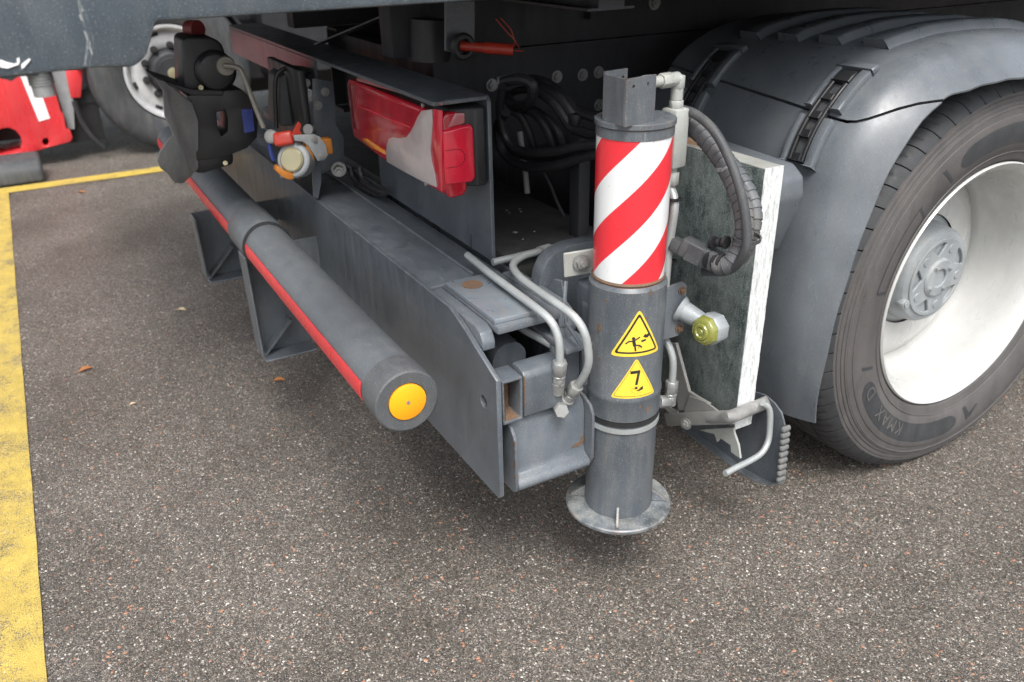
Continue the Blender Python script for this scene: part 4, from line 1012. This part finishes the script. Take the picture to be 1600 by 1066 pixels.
# tail lamp
LXR, LXL, LYF, LYB = -.407, -.950, .684, .762
b = MB(); b.prism([(LXL+.01,LYF+.025), (LXR-.006,LYF+.022), (LXR-.004,LYF+.060), (LXR+.008,LYF+.072), (LXR+.008,.775), (LXR+.0,.782), (LXL+.02,.782)], 'z', .838, .998); b.bevel(.006,3)
lamp = b.build('tail_lamp', M['black_plastic'], truck)
tag(lamp, 'long red and white tail lamp under the grey bracket')
def lensbox(x0, x1, z0, z1, y0, y1, name, mat, bev=.006, parent=lamp):
    return MB().box((x0,y0,z0), (x1,y1,z1)).bevel(bev, 3).build(name, M[mat], parent)
b = MB(); q = [(LXL,.842), (LXL-.004,.90), (LXL,.985), (LXL+.012,.992), (LXR-.010,.992), (LXR,.984), (LXR,.832), (LXR-.012,.826), (LXR-.2,.826)]
b.prism([(LXL+.006,.846),(LXL,.86),(LXL,.978),(LXL+.010,.990),(LXR-.012,.990),(LXR,.980),(LXR,.838),(LXR-.012,.828),(LXL+.2,.830)], 'y', LYF, LYF+.021); b.bevel(.007,3,40)
b.build('lens', M['lens_red'], lamp)
b = MB(); b.box((LXL-.001,LYF-.0015,.868), (LXL+.052,LYF+.02,.981)); b.bevel(.006,3).build('lens_end', M['lens_red_dark'], lamp)
def onlens(pts, name, mat, y=LYF-.0022, th=.003, bev=.001):
    q = [at(x, yy, y=y) for x, yy in pts]
    return MB().prism([(v.x, v.z) for v in q], 'y', y, y+th).bevel(bev, 2, 60).build(name, M[mat], lamp)
onlens([(667,172),(674,171),(675.5,190),(674,214),(672,232),(674,252),(679,272),(682,293),(672,289),(659.6,284),(630,268),(604,253),(603,238),(604,226),(607,217),(613,214.5),(624,216),(635,214),(641,206),(647,195),(652,183),(658,173.6)], 'reversing_lens', 'lens_white')
onlens([(676,170),(690,173),(690,300),(683,294),(679.5,272),(674.5,252),(672.6,232),(674.6,214),(676,190)], 'brake_lens', 'lens_red_bright', LYF-.0018)
onlens([(566,216),(573,217),(600,235),(602,242),(582,232),(567,221)], 'indicator_lens', 'lens_amber', LYF-.0016)
onlens([(556,126),(560,119),(690,161),(690,165)], 'lens_ridge', 'lens_clear', LYF-.0026, .002, .0005)
onlens([(557,166),(558,164),(640,198),(640,200)], 'lens_ridge', 'lens_red_bright', LYF-.002, .002, .0005)
onlens([(560,140),(560,138.5),(655,172),(655,174)], 'lens_ridge', 'lens_red_bright', LYF-.002, .002, .0005)
# end cap facing sideways
b = MB(); b.prism([(LYF+.004,.836),(LYF+.002,.984),(LYF+.010,.994),(LYF+.034,.994),(LYF+.046,.984),(LYF+.050,.836),(LYF+.042,.824),(LYF+.010,.822)], 'x', LXR-.02, LXR+.004); b.bevel(.005,3,40)
b.build('end_lens', M['lens_red'], lamp)
b = MB(); b.prism([(LYF+.001,.852),(LYF+.001,.962),(LYF+.060,.968),(LYF+.068,.960),(LYF+.068,.858),(LYF+.060,.850)], 'x', LXR-.002, LXR+.009); b.bevel(.0055,3)
sr = b.build('side_reflector', M['lens_red_bright'], lamp)
b = MB(); 
for r_ in (.0175,):
    V = []; n = 24
    for i in range(n):
        a = -pi/2+pi*i/(n-1)
        for e in (r_, r_+.0011): V.append((LXR+.0095, LYF+.024+e*1.15*cos(a), .905+e*sin(a)))
    b.add(V, [(2*i,2*i+1,2*i+3,2*i+2) for i in range(n-1)])
b.box((LXR+.0092,LYF+.002,.887), (LXR+.0097,LYF+.024,.8881)); b.box((LXR+.0092,LYF+.002,.922), (LXR+.0097,LYF+.024,.9231))
b.build('moulded_arc', M['lens_red_dark'], sr)
b = MB(); b.prism([(LYF+.012,.966),(LYF+.05,.970),(LYF+.05,.990),(LYF+.03,.992)], 'x', LXR-.001, LXR+.006); b.bevel(.002,2).build('lens_top_window', M['lens_clear'], lamp)
b = MB(); b.box((LXL+.05,LYF+.03,.9975), (LXR-.12,.78,1.0)); b.build('top_seal', M['black_plastic'], lamp)
for px, py in ((659,165), (565,124), (664,288)):
    c = at(px, py, y=LYF-.003); b = MB(); b.rod(c+Vector((0,.004,0)), c, .0045, 12); b.hexa(c, c+Vector((0,-.001,0)), .0022); b.build('screw', M['zinc'], lamp)

# --- underrun tube with reflector tape and brackets
TY, TZ, TR = .445, .580, .0600
axt = Vector((1, 0, 0))
b = MB(); b.lathe([(-2.44,TR-.001),(-1.03,TR-.001)], (0,TY,TZ), 'x', 48); b.lathe([(-1.028,TR-.002),(-.115,TR-.002)], (0,TY,TZ), 'x', 48)
tube = b.build('underrun_tube', M['tube_paint'], truck)
b = MB(); b.lathe([(-1.20,TR+.0005),(-1.195,TR+.003),(-1.024,TR+.003),(-1.018,TR+.001),(-1.018,TR-.004)], (0,TY,TZ), 'x', 48, cap=False)
b.build('joint_sleeve', M['tube_paint'], tube)
b = MB(); b.lathe([(-1.0205,TR+.0045),(-1.013,TR+.0045),(-1.012,TR-.001)], (0,TY,TZ), 'x', 48, cap=False); b.build('joint_ring', M['black_plastic'], tube)
b = MB(); b.lathe([(-.150,TR-.002),(-.149,TR+.0008),(-.094,TR+.0008),(-.088,TR-.0005),(-.0855,TR-.004),(-.0855,.0365),(-.0885,.0355)], (0,TY,TZ), 'x', 56)
endc = b.build('end_cap', M['tube_cap'], tube)
b = MB(); b.lathe([(-.0884,.0345),(-.0835,.0345),(-.0825,.0330)], (0,TY,TZ), 'x', 40); amb = b.build('amber_disc', M['amber_reflector'], endc)
b = MB(); b.lathe([(-.0826,.0035),(-.0815,.0035)], (0,TY,TZ), 'x', 14); b.build('rivet', M['zinc'], amb)
for x0, x1, rr in ((-1.008,-.158,TR-.0012), (-2.42,-1.205,TR-.0002)):
    V = []; n = 8
    for i in range(n+1):
        a = radians(160 + 36*i/n)
        for e in (.0004,.0014): V += [(x0,TY+(rr+e)*cos(a),TZ+(rr+e)*sin(a)), (x1,TY+(rr+e)*cos(a),TZ+(rr+e)*sin(a))]
    Fs = []
    for i in range(n):
        k0 = i*4; k1 = k0+4; Fs += [(k0+2,k0+3,k1+3,k1+2),(k0,k1,k1+1,k0+1)]
    Fs += [(0,1,3,2),(n*4,n*4+2,n*4+3,n*4+1)]
    for i in range(n): Fs += [(i*4,i*4+2,i*4+6,i*4+4),(i*4+1,i*4+5,i*4+7,i*4+3)]
    MB().add(V, Fs).build('reflector_tape', M['red_tape'], tube)
# support brackets
for X, zb, zb2 in ((-1.04, .235, .24), (-1.46, .335, .34)):
    b = MB(); yv = TY-.060 if X > -1.2 else TY-.105
    yv = .385 if X > -1.2 else .335
    prof = [(yv,TZ-.03), (yv+.004,zb+.02), (yv+.012,zb), (yv+.16,zb+.0), (yv+.19,zb+.10), (.60,zb+.15), (.60,TZ-.03)]
    b.prism(prof, 'x', X-.07, X-.064); sup = b.build('guard_bracket', M['grey_paint'], truck)
    b = MB(); b.prism([(yv,TZ-.03), (yv+.004,zb+.02), (yv+.010,zb+.02), (yv+.006,TZ-.03)], 'x', X-.063, X); b.bevel(.002,1); b.build('flange', M['grey_paint'], sup)
    b = MB(); b.box((X-.063,yv+.012,zb), (X-.0,yv+.16,zb+.006)); b.bevel(.002,1).build('foot_flange', M['grey_paint'], sup)
    b = MB(); b.prism([(yv+.012,zb+.006), (yv+.10,zb+.10), (yv+.105,zb+.095), (yv+.02,zb+.006)], 'x', X-.063, X-.03); b.build('gusset', M['grey_paint'], sup)

# --- duomatic brake coupling on its plate
GX = -1.02
b = MB(); q = [at(x, y, x=GX-.10) for x, y in [(488,122),(520,128),(523,150),(525,195),(537,215),(538,255),(505,272),(490,268)]]
b.prism([(v.y, v.z) for v in q], 'x', GX-.105, GX-.10); b.bevel(.002,2,40); gp = b.build('coupling_plate', M['grey_paint'], truck)
for px, py in ((508,144), (497,165), (478,130)): bolt(gp, at(px, py, x=GX-.0995), (1,0,0), .008, .008, M['zinc'])
b = MB(); q = [at(x, y, x=GX-.02) for x, y in [(486,222),(500,228),(502,285),(497,310),(490,308)]]
b.prism([(v.y, v.z) for v in q], 'x', GX-.026, GX-.02); b.build('lower_tab', M['grey_paint'], gp)
D = Vector((.72,-.62,.30)).normalized(); U = (Vector((0,0,1))-D*D.z).normalized(); W = D.cross(U)
gc = at(457, 250, x=GX+.02)
b = MB(); b.lathe([(-.05,.024),(-.045,.042),(-.006,.044),(0,.040),(.0005,.033)], gc, (D,U,W), 32); b.obox(gc-D*.028+W*.02-U*.02, (.03,.05,.045), D, U); duo = b.bevel(.002,1,50).build('brake_coupling', M['hub_grey'], gp)
b = MB(); b.lathe([(-.002,.032),(.006,.031),(.009,.027),(.0095,.005)], gc, (D,U,W), 32); b.build('dust_cap', M['brass'], duo)
b = MB(); q = gc + U*.055 - W*.02; 
b.obox(at(444,217,x=GX), (.05,.035,.03), Vector((.4,.8,.1)), U); b.bevel(.008,3); b.build('red_body', M['red_plastic'], duo)
b = MB(); q = [at(x, y, x=GX+.015) for x, y in [(454,213),(466,190),(470,194),(468,204),(472,211),(462,212)]]
b.prism([(v.y, v.z) for v in q], 'x', GX+.01, GX+.02); b.bevel(.001,1,50).build('red_lever', M['red_plastic'], duo)
b = MB(); q = [at(x, y, x=GX+.035) for x, y in [(459,212),(490,210),(500,214),(510,228),(513,243),(508,251),(497,252),(490,240),(482,228),(474,222),(461,221)]]
b.prism([(v.y, v.z) for v in q], 'x', GX+.025, GX+.033); b.bevel(.002,2,40); arm = b.build('link_arm', M['hub_grey'], duo)
for px, py in ((491,218), (502,244)): bolt(arm, at(px, py, x=GX+.033), (1,0,0), .006, .006, M['zinc'])
b = MB(); b.obox(at(508,228,x=GX+.005), (.03,.03,.04), (1,0,0), (0,1,0)); b.obox(at(482,236,x=GX+.01), (.03,.018,.05), (1,0,0), (0,1,0)); b.bevel(.003,2).build('orange_block', M['orange_plastic'], duo)
b = MB(); q = [at(x, y, x=GX+.03) for x, y in [(433,262),(436,260),(446,268),(459,271),(459,281),(450,281),(440,276),(432,268)]]
b.prism([(v.y, v.z) for v in q], 'x', GX+.0, GX+.03); b.bevel(.002,2,40).build('orange_cap', M['orange_plastic'], duo)
b = MB(); b.lathe([(-.02,.016),(.0,.018),(.012,.018),(.016,.012)], at(426,214,x=GX-.04), (D,U,W), 18); b.lathe([(-.02,.012),(.0,.014),(.012,.014)], at(484,203,x=GX-.05), (D,U,W), 14); b.bevel(.001,1,40).build('air_fitting', M['steel_dull'], duo)
bolt(gp, at(529,264,x=GX-.05), (1,-.3,0), .014, .03, M['zinc'])
# dark control box behind
b = MB(); q = [at(x, y, x=GX-.18) for x, y in [(437,122),(445,114),(476,116),(482,122),(482,190),(478,196),(440,198),(436,190)]]
b.prism([(v.y, v.z) for v in q], 'x', GX-.30, GX-.18); b.bevel(.006,3,30); cb = b.build('valve_box', M['hose_rubber'], truck)
b = MB(); b.tube([at(432,200,x=GX-.17), at(430,130,x=GX-.17), at(440,110,x=GX-.17), at(462,106,x=GX-.17), at(484,110,x=GX-.17)], .006, 8, 4); b.build('frame_edge', M['black_plastic'], cb)
b = MB(); b.tube([at(420,222,x=GX-.04), at(424,240,x=GX-.04), at(428,250,x=GX-.04)], .006, 8, 3); b.build('blue_hose', M['blue_plate'], cb)
for dx in (0, 14):
    b = MB(); b.tube([at(548+dx,262,y=.74), at(552+dx,278,y=.74), at(566+dx,293,y=.745), at(588+dx,302,y=.75)], .0085, 8, 5); b.build('air_hose', M['black_plastic'], truck)

metal('dull_red', (.22,.03,.03), .5, 0, .4, (.12,.07,.06), 0, speck=.2)
metal('coupling_black',(.009,.010,.011), .42, 0, .2, (.03,.03,.03), 0, speck=.15)
# --- trailer coupling at the middle
CX = -1.22
b = MB(); b.box((CX-.16,.60,.67), (CX+.14,.62,1.0)); b.box((CX-.18,.62,.60),(CX+.16,.9,.64)); b.bevel(.004,2)
tc_ = b.build('trailer_coupling', M['coupling_black'], truck)
b = MB()
q = [at(x, y, x=CX+.06) for x, y in [(284,62),(292,57),(330,58),(345,66),(352,80),(352,120),(348,150),(300,152),(286,140)]]
b.prism([(v.y, v.z) for v in q], 'x', CX-.06, CX+.06); b.bevel(.02,3,20)
b.build('upper_housing', M['coupling_black'], tc_)
q = [at(x, y, x=CX+.08) for x, y in [(292,150),(350,142),(378,140),(398,158),(404,180),(402,215),(386,232),(350,246),(308,252),(300,200)]]
ih = [at(x, y, x=CX+.08) for x, y in [(338,176),(352,172),(356,186),(356,206),(346,214),(340,196)]]
b = MB(); b.prism([(v.y, v.z) for v in q], 'x', CX-.02, CX+.08, [[(v.y, v.z) for v in ih]]); b.bevel(.003,2,35); b.build('jaw_frame', M['coupling_black'], tc_)
q = [at(x, y, x=CX+.06) for x, y in [(304,245),(366,240),(366,258),(320,272),(306,272)]]
b = MB(); b.prism([(v.y, v.z) for v in q], 'x', CX-.05, CX+.055); b.bevel(.008,2,30).build('jaw_foot', M['coupling_black'], tc_)
# flared guide funnel (two lobes)
b = MB()
def sheet(loopA, loopB, th, b):
    A = [Vector(p) for p in loopA]; B = [Vector(p) for p in loopB]; n = len(A); nrm = (A[1]-A[0]).cross(B[0]-A[0]).normalized()*th
    V = A + B + [p+nrm for p in A] + [p+nrm for p in B]; Fs = []
    for i in range(n-1): Fs += [(i,i+1,n+i+1,n+i), (2*n+i,3*n+i,3*n+i+1,2*n+i+1), (i,2*n+i,2*n+i+1,i+1), (n+i,n+i+1,3*n+i+1,3*n+i)]
    Fs += [(0,n,3*n,2*n), (n-1,3*n-1,4*n-1,2*n-1)] if False else [(0,n,3*n,2*n), (n-1,2*n-1+0,3*n+n-1,2*n+n-1)]
    b.add(V, Fs)
q = [(244,248),(247,236),(262,216),(270,210),(256,180),(254,142),(240,120),(256,126),(300,160),(310,190),(314,268),(304,280),(290,292),(276,290),(262,272),(250,262)]
pts = [at(x, y, x=CX+.10) for x, y in q]
b = MB(); b.prism([(v.y, v.z) for v in pts], 'x', CX+.085, CX+.10)
for v in b.bm.verts:      # the lobe sweeps outwards towards its free edge
    v.co.x += max(0, (.30 - v.co.y))*.55 - max(0, .86-v.co.z)*.35
b.bevel(.003,2,35); b.build('guide_funnel', M['worn_grey'], tc_)
b = MB(); q = [(240,121),(300,150),(350,150),(350,142),(300,140)]; pts = [at(x, y, x=CX+.09) for x, y in q]; b.prism([(v.y, v.z) for v in pts], 'x', CX-.08, CX+.084); b.bevel(.002,1,50).build('funnel_top', M['coupling_black'], tc_)
b = MB(); q = [(377,171),(394,170),(398,205),(382,208)]; pts = [at(x, y, x=CX+.083) for x, y in q]; b.prism([(v.y, v.z) for v in pts], 'x', CX+.081, CX+.083); np_ = b.build('nameplate', M['blue_plate'], tc_)
b = MB(); b.tube([at(352,103,x=CX+.10), at(368,105,x=CX+.12), at(377,111,x=CX+.13), at(388,138,x=CX+.14), at(400,170,x=CX+.15), at(412,200,x=CX+.16)], .0065, 10, 4); b.lathe([(-.02,.022),(.0,.025),(.01,.022)], at(352,103,x=CX+.08), 'x', 18)
b.build('release_handle', M['stalk_metal'], tc_)
for px, py in ((314,137), (352,255)): 
    b = MB(); b.rod(at(px,py,x=CX+.07), at(px,py,x=CX+.092), .006, 10); b.build('grease_nipple', M['brass'], tc_)
b = MB(); b.rod(at(296,46,x=CX-.05), at(310,46,x=CX-.02), .022, 16); b.build('red_cover', M['dull_red'], tc_)
b = MB(); b.lathe([(0,.05),(.02,.05),(.03,.04)], at(335,110,x=CX+.055), 'x', 28); b.bevel(.002,1,40).build('housing_cover', M['coupling_black'], tc_)

# --- crane base corner far top right
b = MB(); b.box((-.5,2.9,1.02), (-.15,3.2,1.22)); b.bevel(.01,2).build('crane_foot', M['sticker_yellow'], truck)

# --- cab of this truck, far forward (outside the photograph, closes the vehicle)
b = MB(); b.prism([(6.0,.45),(6.0,3.0),(6.3,3.1),(7.7,3.1),(7.95,2.0),(8.0,.45),(7.6,.35),(7.4,.9),(6.8,.9),(6.5,.35)], 'x', -2.45, -.05); b.bevel(.04,3); b.build('cab', M['grey_paint'], truck)

# ------------------------------------------------------------------ red truck in the next bay
rt = empty('red_truck', (-6.1, 2.2, 0), 'bright red truck with a white stripe and silver rims parked beyond the yellow line', 'truck')
RX = -4.92
q = [at(x, y, x=RX) for x, y in [(-60,262),(-60,110),(40,100),(78,100),(96,150),(98,176),(108,205),(113,216),(104,224),(62,236),(0,251)]]
def RP2(pl): v = [at(x, y, x=RX) for x, y in pl]; return [(p.y, p.z) for p in v]
pan = [(-.75,.13), (-.75,1.2), (.03,1.2), (.075,.62), (.13,.33), (.12,.29), (.155,.24), (.165,.18), (.14,.14)]
b = MB(); b.prism(RP2([(-80,262),(-80,85),(66,85),(79,118),(96,176),(99,178),(104,202),(110,204),(114,216),(110,222),(62,235),(-10,252)]), 'x', RX-.35, RX, [RP2([(-12,240),(-12,215),(-6,206),(4,201),(14,200),(24,204),(31,212),(35,224),(33,236),(18,240),(2,243)]), RP2([(66,222),(68,217),(74,216),(77,222),(75,228),(69,228)])])
b.bevel(.008,2,40); bump_ = b.build('bumper', M['red_truck_paint'], rt)
b = MB(); b.box((RX-.30,-1.0,.14),(RX-.25,.10,.6)); b.box((RX-.6,.02,.10),(RX-.13,.36,.42)); b.box((RX-2.3,-.6,.22),(RX-.62,5,.5)); b.build('recess_and_shade_boxes', M['black_plastic'], bump_)  # recess back, plus black boxes added to darken the space under the truck
b = MB(); b.prism(RP2([(20,90),(45,90),(78,185),(61,190)]), 'x', RX+.001, RX+.003); b.build('white_stripe', M['white_stripe'], bump_)
b = MB(); b.prism([(-.9,1.2),(-.9,3.0),(-.7,3.1),(1.6,3.1),(1.6,1.15),(1.42,1.1),(1.25,1.12),(.35,1.12),(.1,1.19)], 'x', RX-2.35, RX-.02); b.bevel(.03,3); cabr = b.build('cab', M['dark_chassis'], rt)
b = MB(); b.prism([(-.75,1.95),(-.7,2.65),(.55,2.65),(.55,1.8)], 'x', RX-.022, RX-.012); b.build('side_window', M['glass_dark'], cabr)
b = MB(); b.prism([(.62,1.25),(.64,2.7),(.635,2.7),(.615,1.25)], 'x', RX-.021, RX-.015); b.box((RX-.02,.42,1.5),(RX+.02,.56,1.53)); b.build('door_handle', M['black_plastic'], cabr)
b = MB(); b.prism(RP2([(103,112),(131,112),(128,155),(112,156)]), 'x', RX-.10, RX-.06); b.bevel(.006,2); b.build('step_cover', M['red_truck_paint'], rt)
b = MB(); b.prism(RP2([(78,112),(104,112),(116,160),(118,205),(108,205),(99,176)]), 'x', RX-.14, RX-.07); b.build('step_frame', M['hub_grey'], rt)
b = MB(); b.tube([at(116,158,x=RX-.03), at(128,190,x=RX-.02), at(145,215,x=RX+.0), at(163,231,x=RX+.01)], .018, 8, 4); b.build('mud_flap', M['black_plastic'], rt)
b = MB(); b.box((RX-2.2,-.6,.35), (RX-.4,6.5,.75)); b.box((RX-.5,1.5,.4),(RX-.15,2.6,.95)); b.box((RX-2.3,1.8,1.0),(RX-.05,7.5,3.2)); b.box((RX-.45,.12,.34),(RX-.12,.5,.40)); b.build('chassis', M['dark_chassis'], rt)
# wheels of the red truck
FWY, FWZ = .83, .50
def far_wheel(y, x):
    b = MB()
    prof = [(-.10,.10),(-.10,.14),(-.060,.150),(-.045,.175),(-.040,.225),(-.055,.252),(-.030,.262),(-.010,.268),(.002,.278),(.004,.292),(-.004,.296),(-.02,.29),(-.25,.29),(-.25,.1)]
    b.lathe(prof, (x,y,FWZ), 'x', 64, cap=False, closed=True); wh = b.build('wheel', M['silver_rim'], rt, 35)
    b = MB(); b.lathe([(-.2,.30),(-.02,.296),(.004,.305),(.022,.35),(.030,.40),(.022,.45),(.004,.478),(-.012,.492),(-.03,.500),(-.09,.503),(-.0905,.492),(-.10,.492),(-.1005,.503),(-.20,.503),(-.26,.49),(-.28,.40),(-.25,.3)], (x,y,FWZ), 'x', 96, cap=False)
    b.build('tyre', M['hose_rubber'], wh, 30)
    b = MB(); b.lathe([(-.10,.150),(-.02,.142),(.005,.130),(.012,.118),(.012,.10),(.02,.095),(.022,.0)], (x,y,FWZ), 'x', 40, cap=False); h = b.build('hub', M['dark_chassis'], wh, 35)
    b = MB(); b.lathe([(.02,.036),(.028,.036),(.030,.030)], (x,y,FWZ), 'x', 24); b.build('hub_cap', M['brass'], h)
    for k2 in range(10):
        a = radians(36*k2+12); bolt(wh, (x-.042, y+.168*cos(a), FWZ+.168*sin(a)), (1,0,0), .016, .05, M['black_plastic'], name='wheel_nut')
    for k2 in range(8):
        a = radians(45*k2+15); c = Vector((x-.044, y+.243*cos(a), FWZ+.243*sin(a))); b = MB(); b.obox(c, (.006,.022,.045), (1,0,0), (0,cos(a),sin(a))); b.bevel(.004,2); b.build('hand_hole', M['black_plastic'], wh)
far_wheel(FWY, -4.86); far_wheel(4.6, -4.86)
b = MB(); b.lathe([(-.24,.53),(0,.53),(0,.55),(-.24,.55)], (-4.86+.0,FWY,FWZ), 'x', 48, closed=True)
bm_ = b.bm; bmesh.ops.delete(bm_, geom=[v for v in bm_.verts if v.co.z < FWZ+.05], context='VERTS'); b.build('wheel_arch', M['black_plastic'], rt)

# rough rubber block in front of the red bumper, at the picture's left edge
tr = MB(); c = at(15, 245, x=-3.2)
q = [at(x, y, x=-3.2) for x, y in [(-70,262),(-70,235),(-10,228),(30,228),(52,230),(62,240),(60,256),(30,268)]]

b = MB(); b.prism([(-4.78,.0),(-4.50,.0),(-4.515,.085),(-4.57,.135),(-4.72,.15),(-4.77,.10)], 'y', -.75, -.045); b.bevel(.025,3)
stop = b.build('rubber_wheel_stop', M['hose_rubber']); tag(stop, 'low worn rubber wheel stop lying at the red bumper by the far yellow line', 'wheel stop')
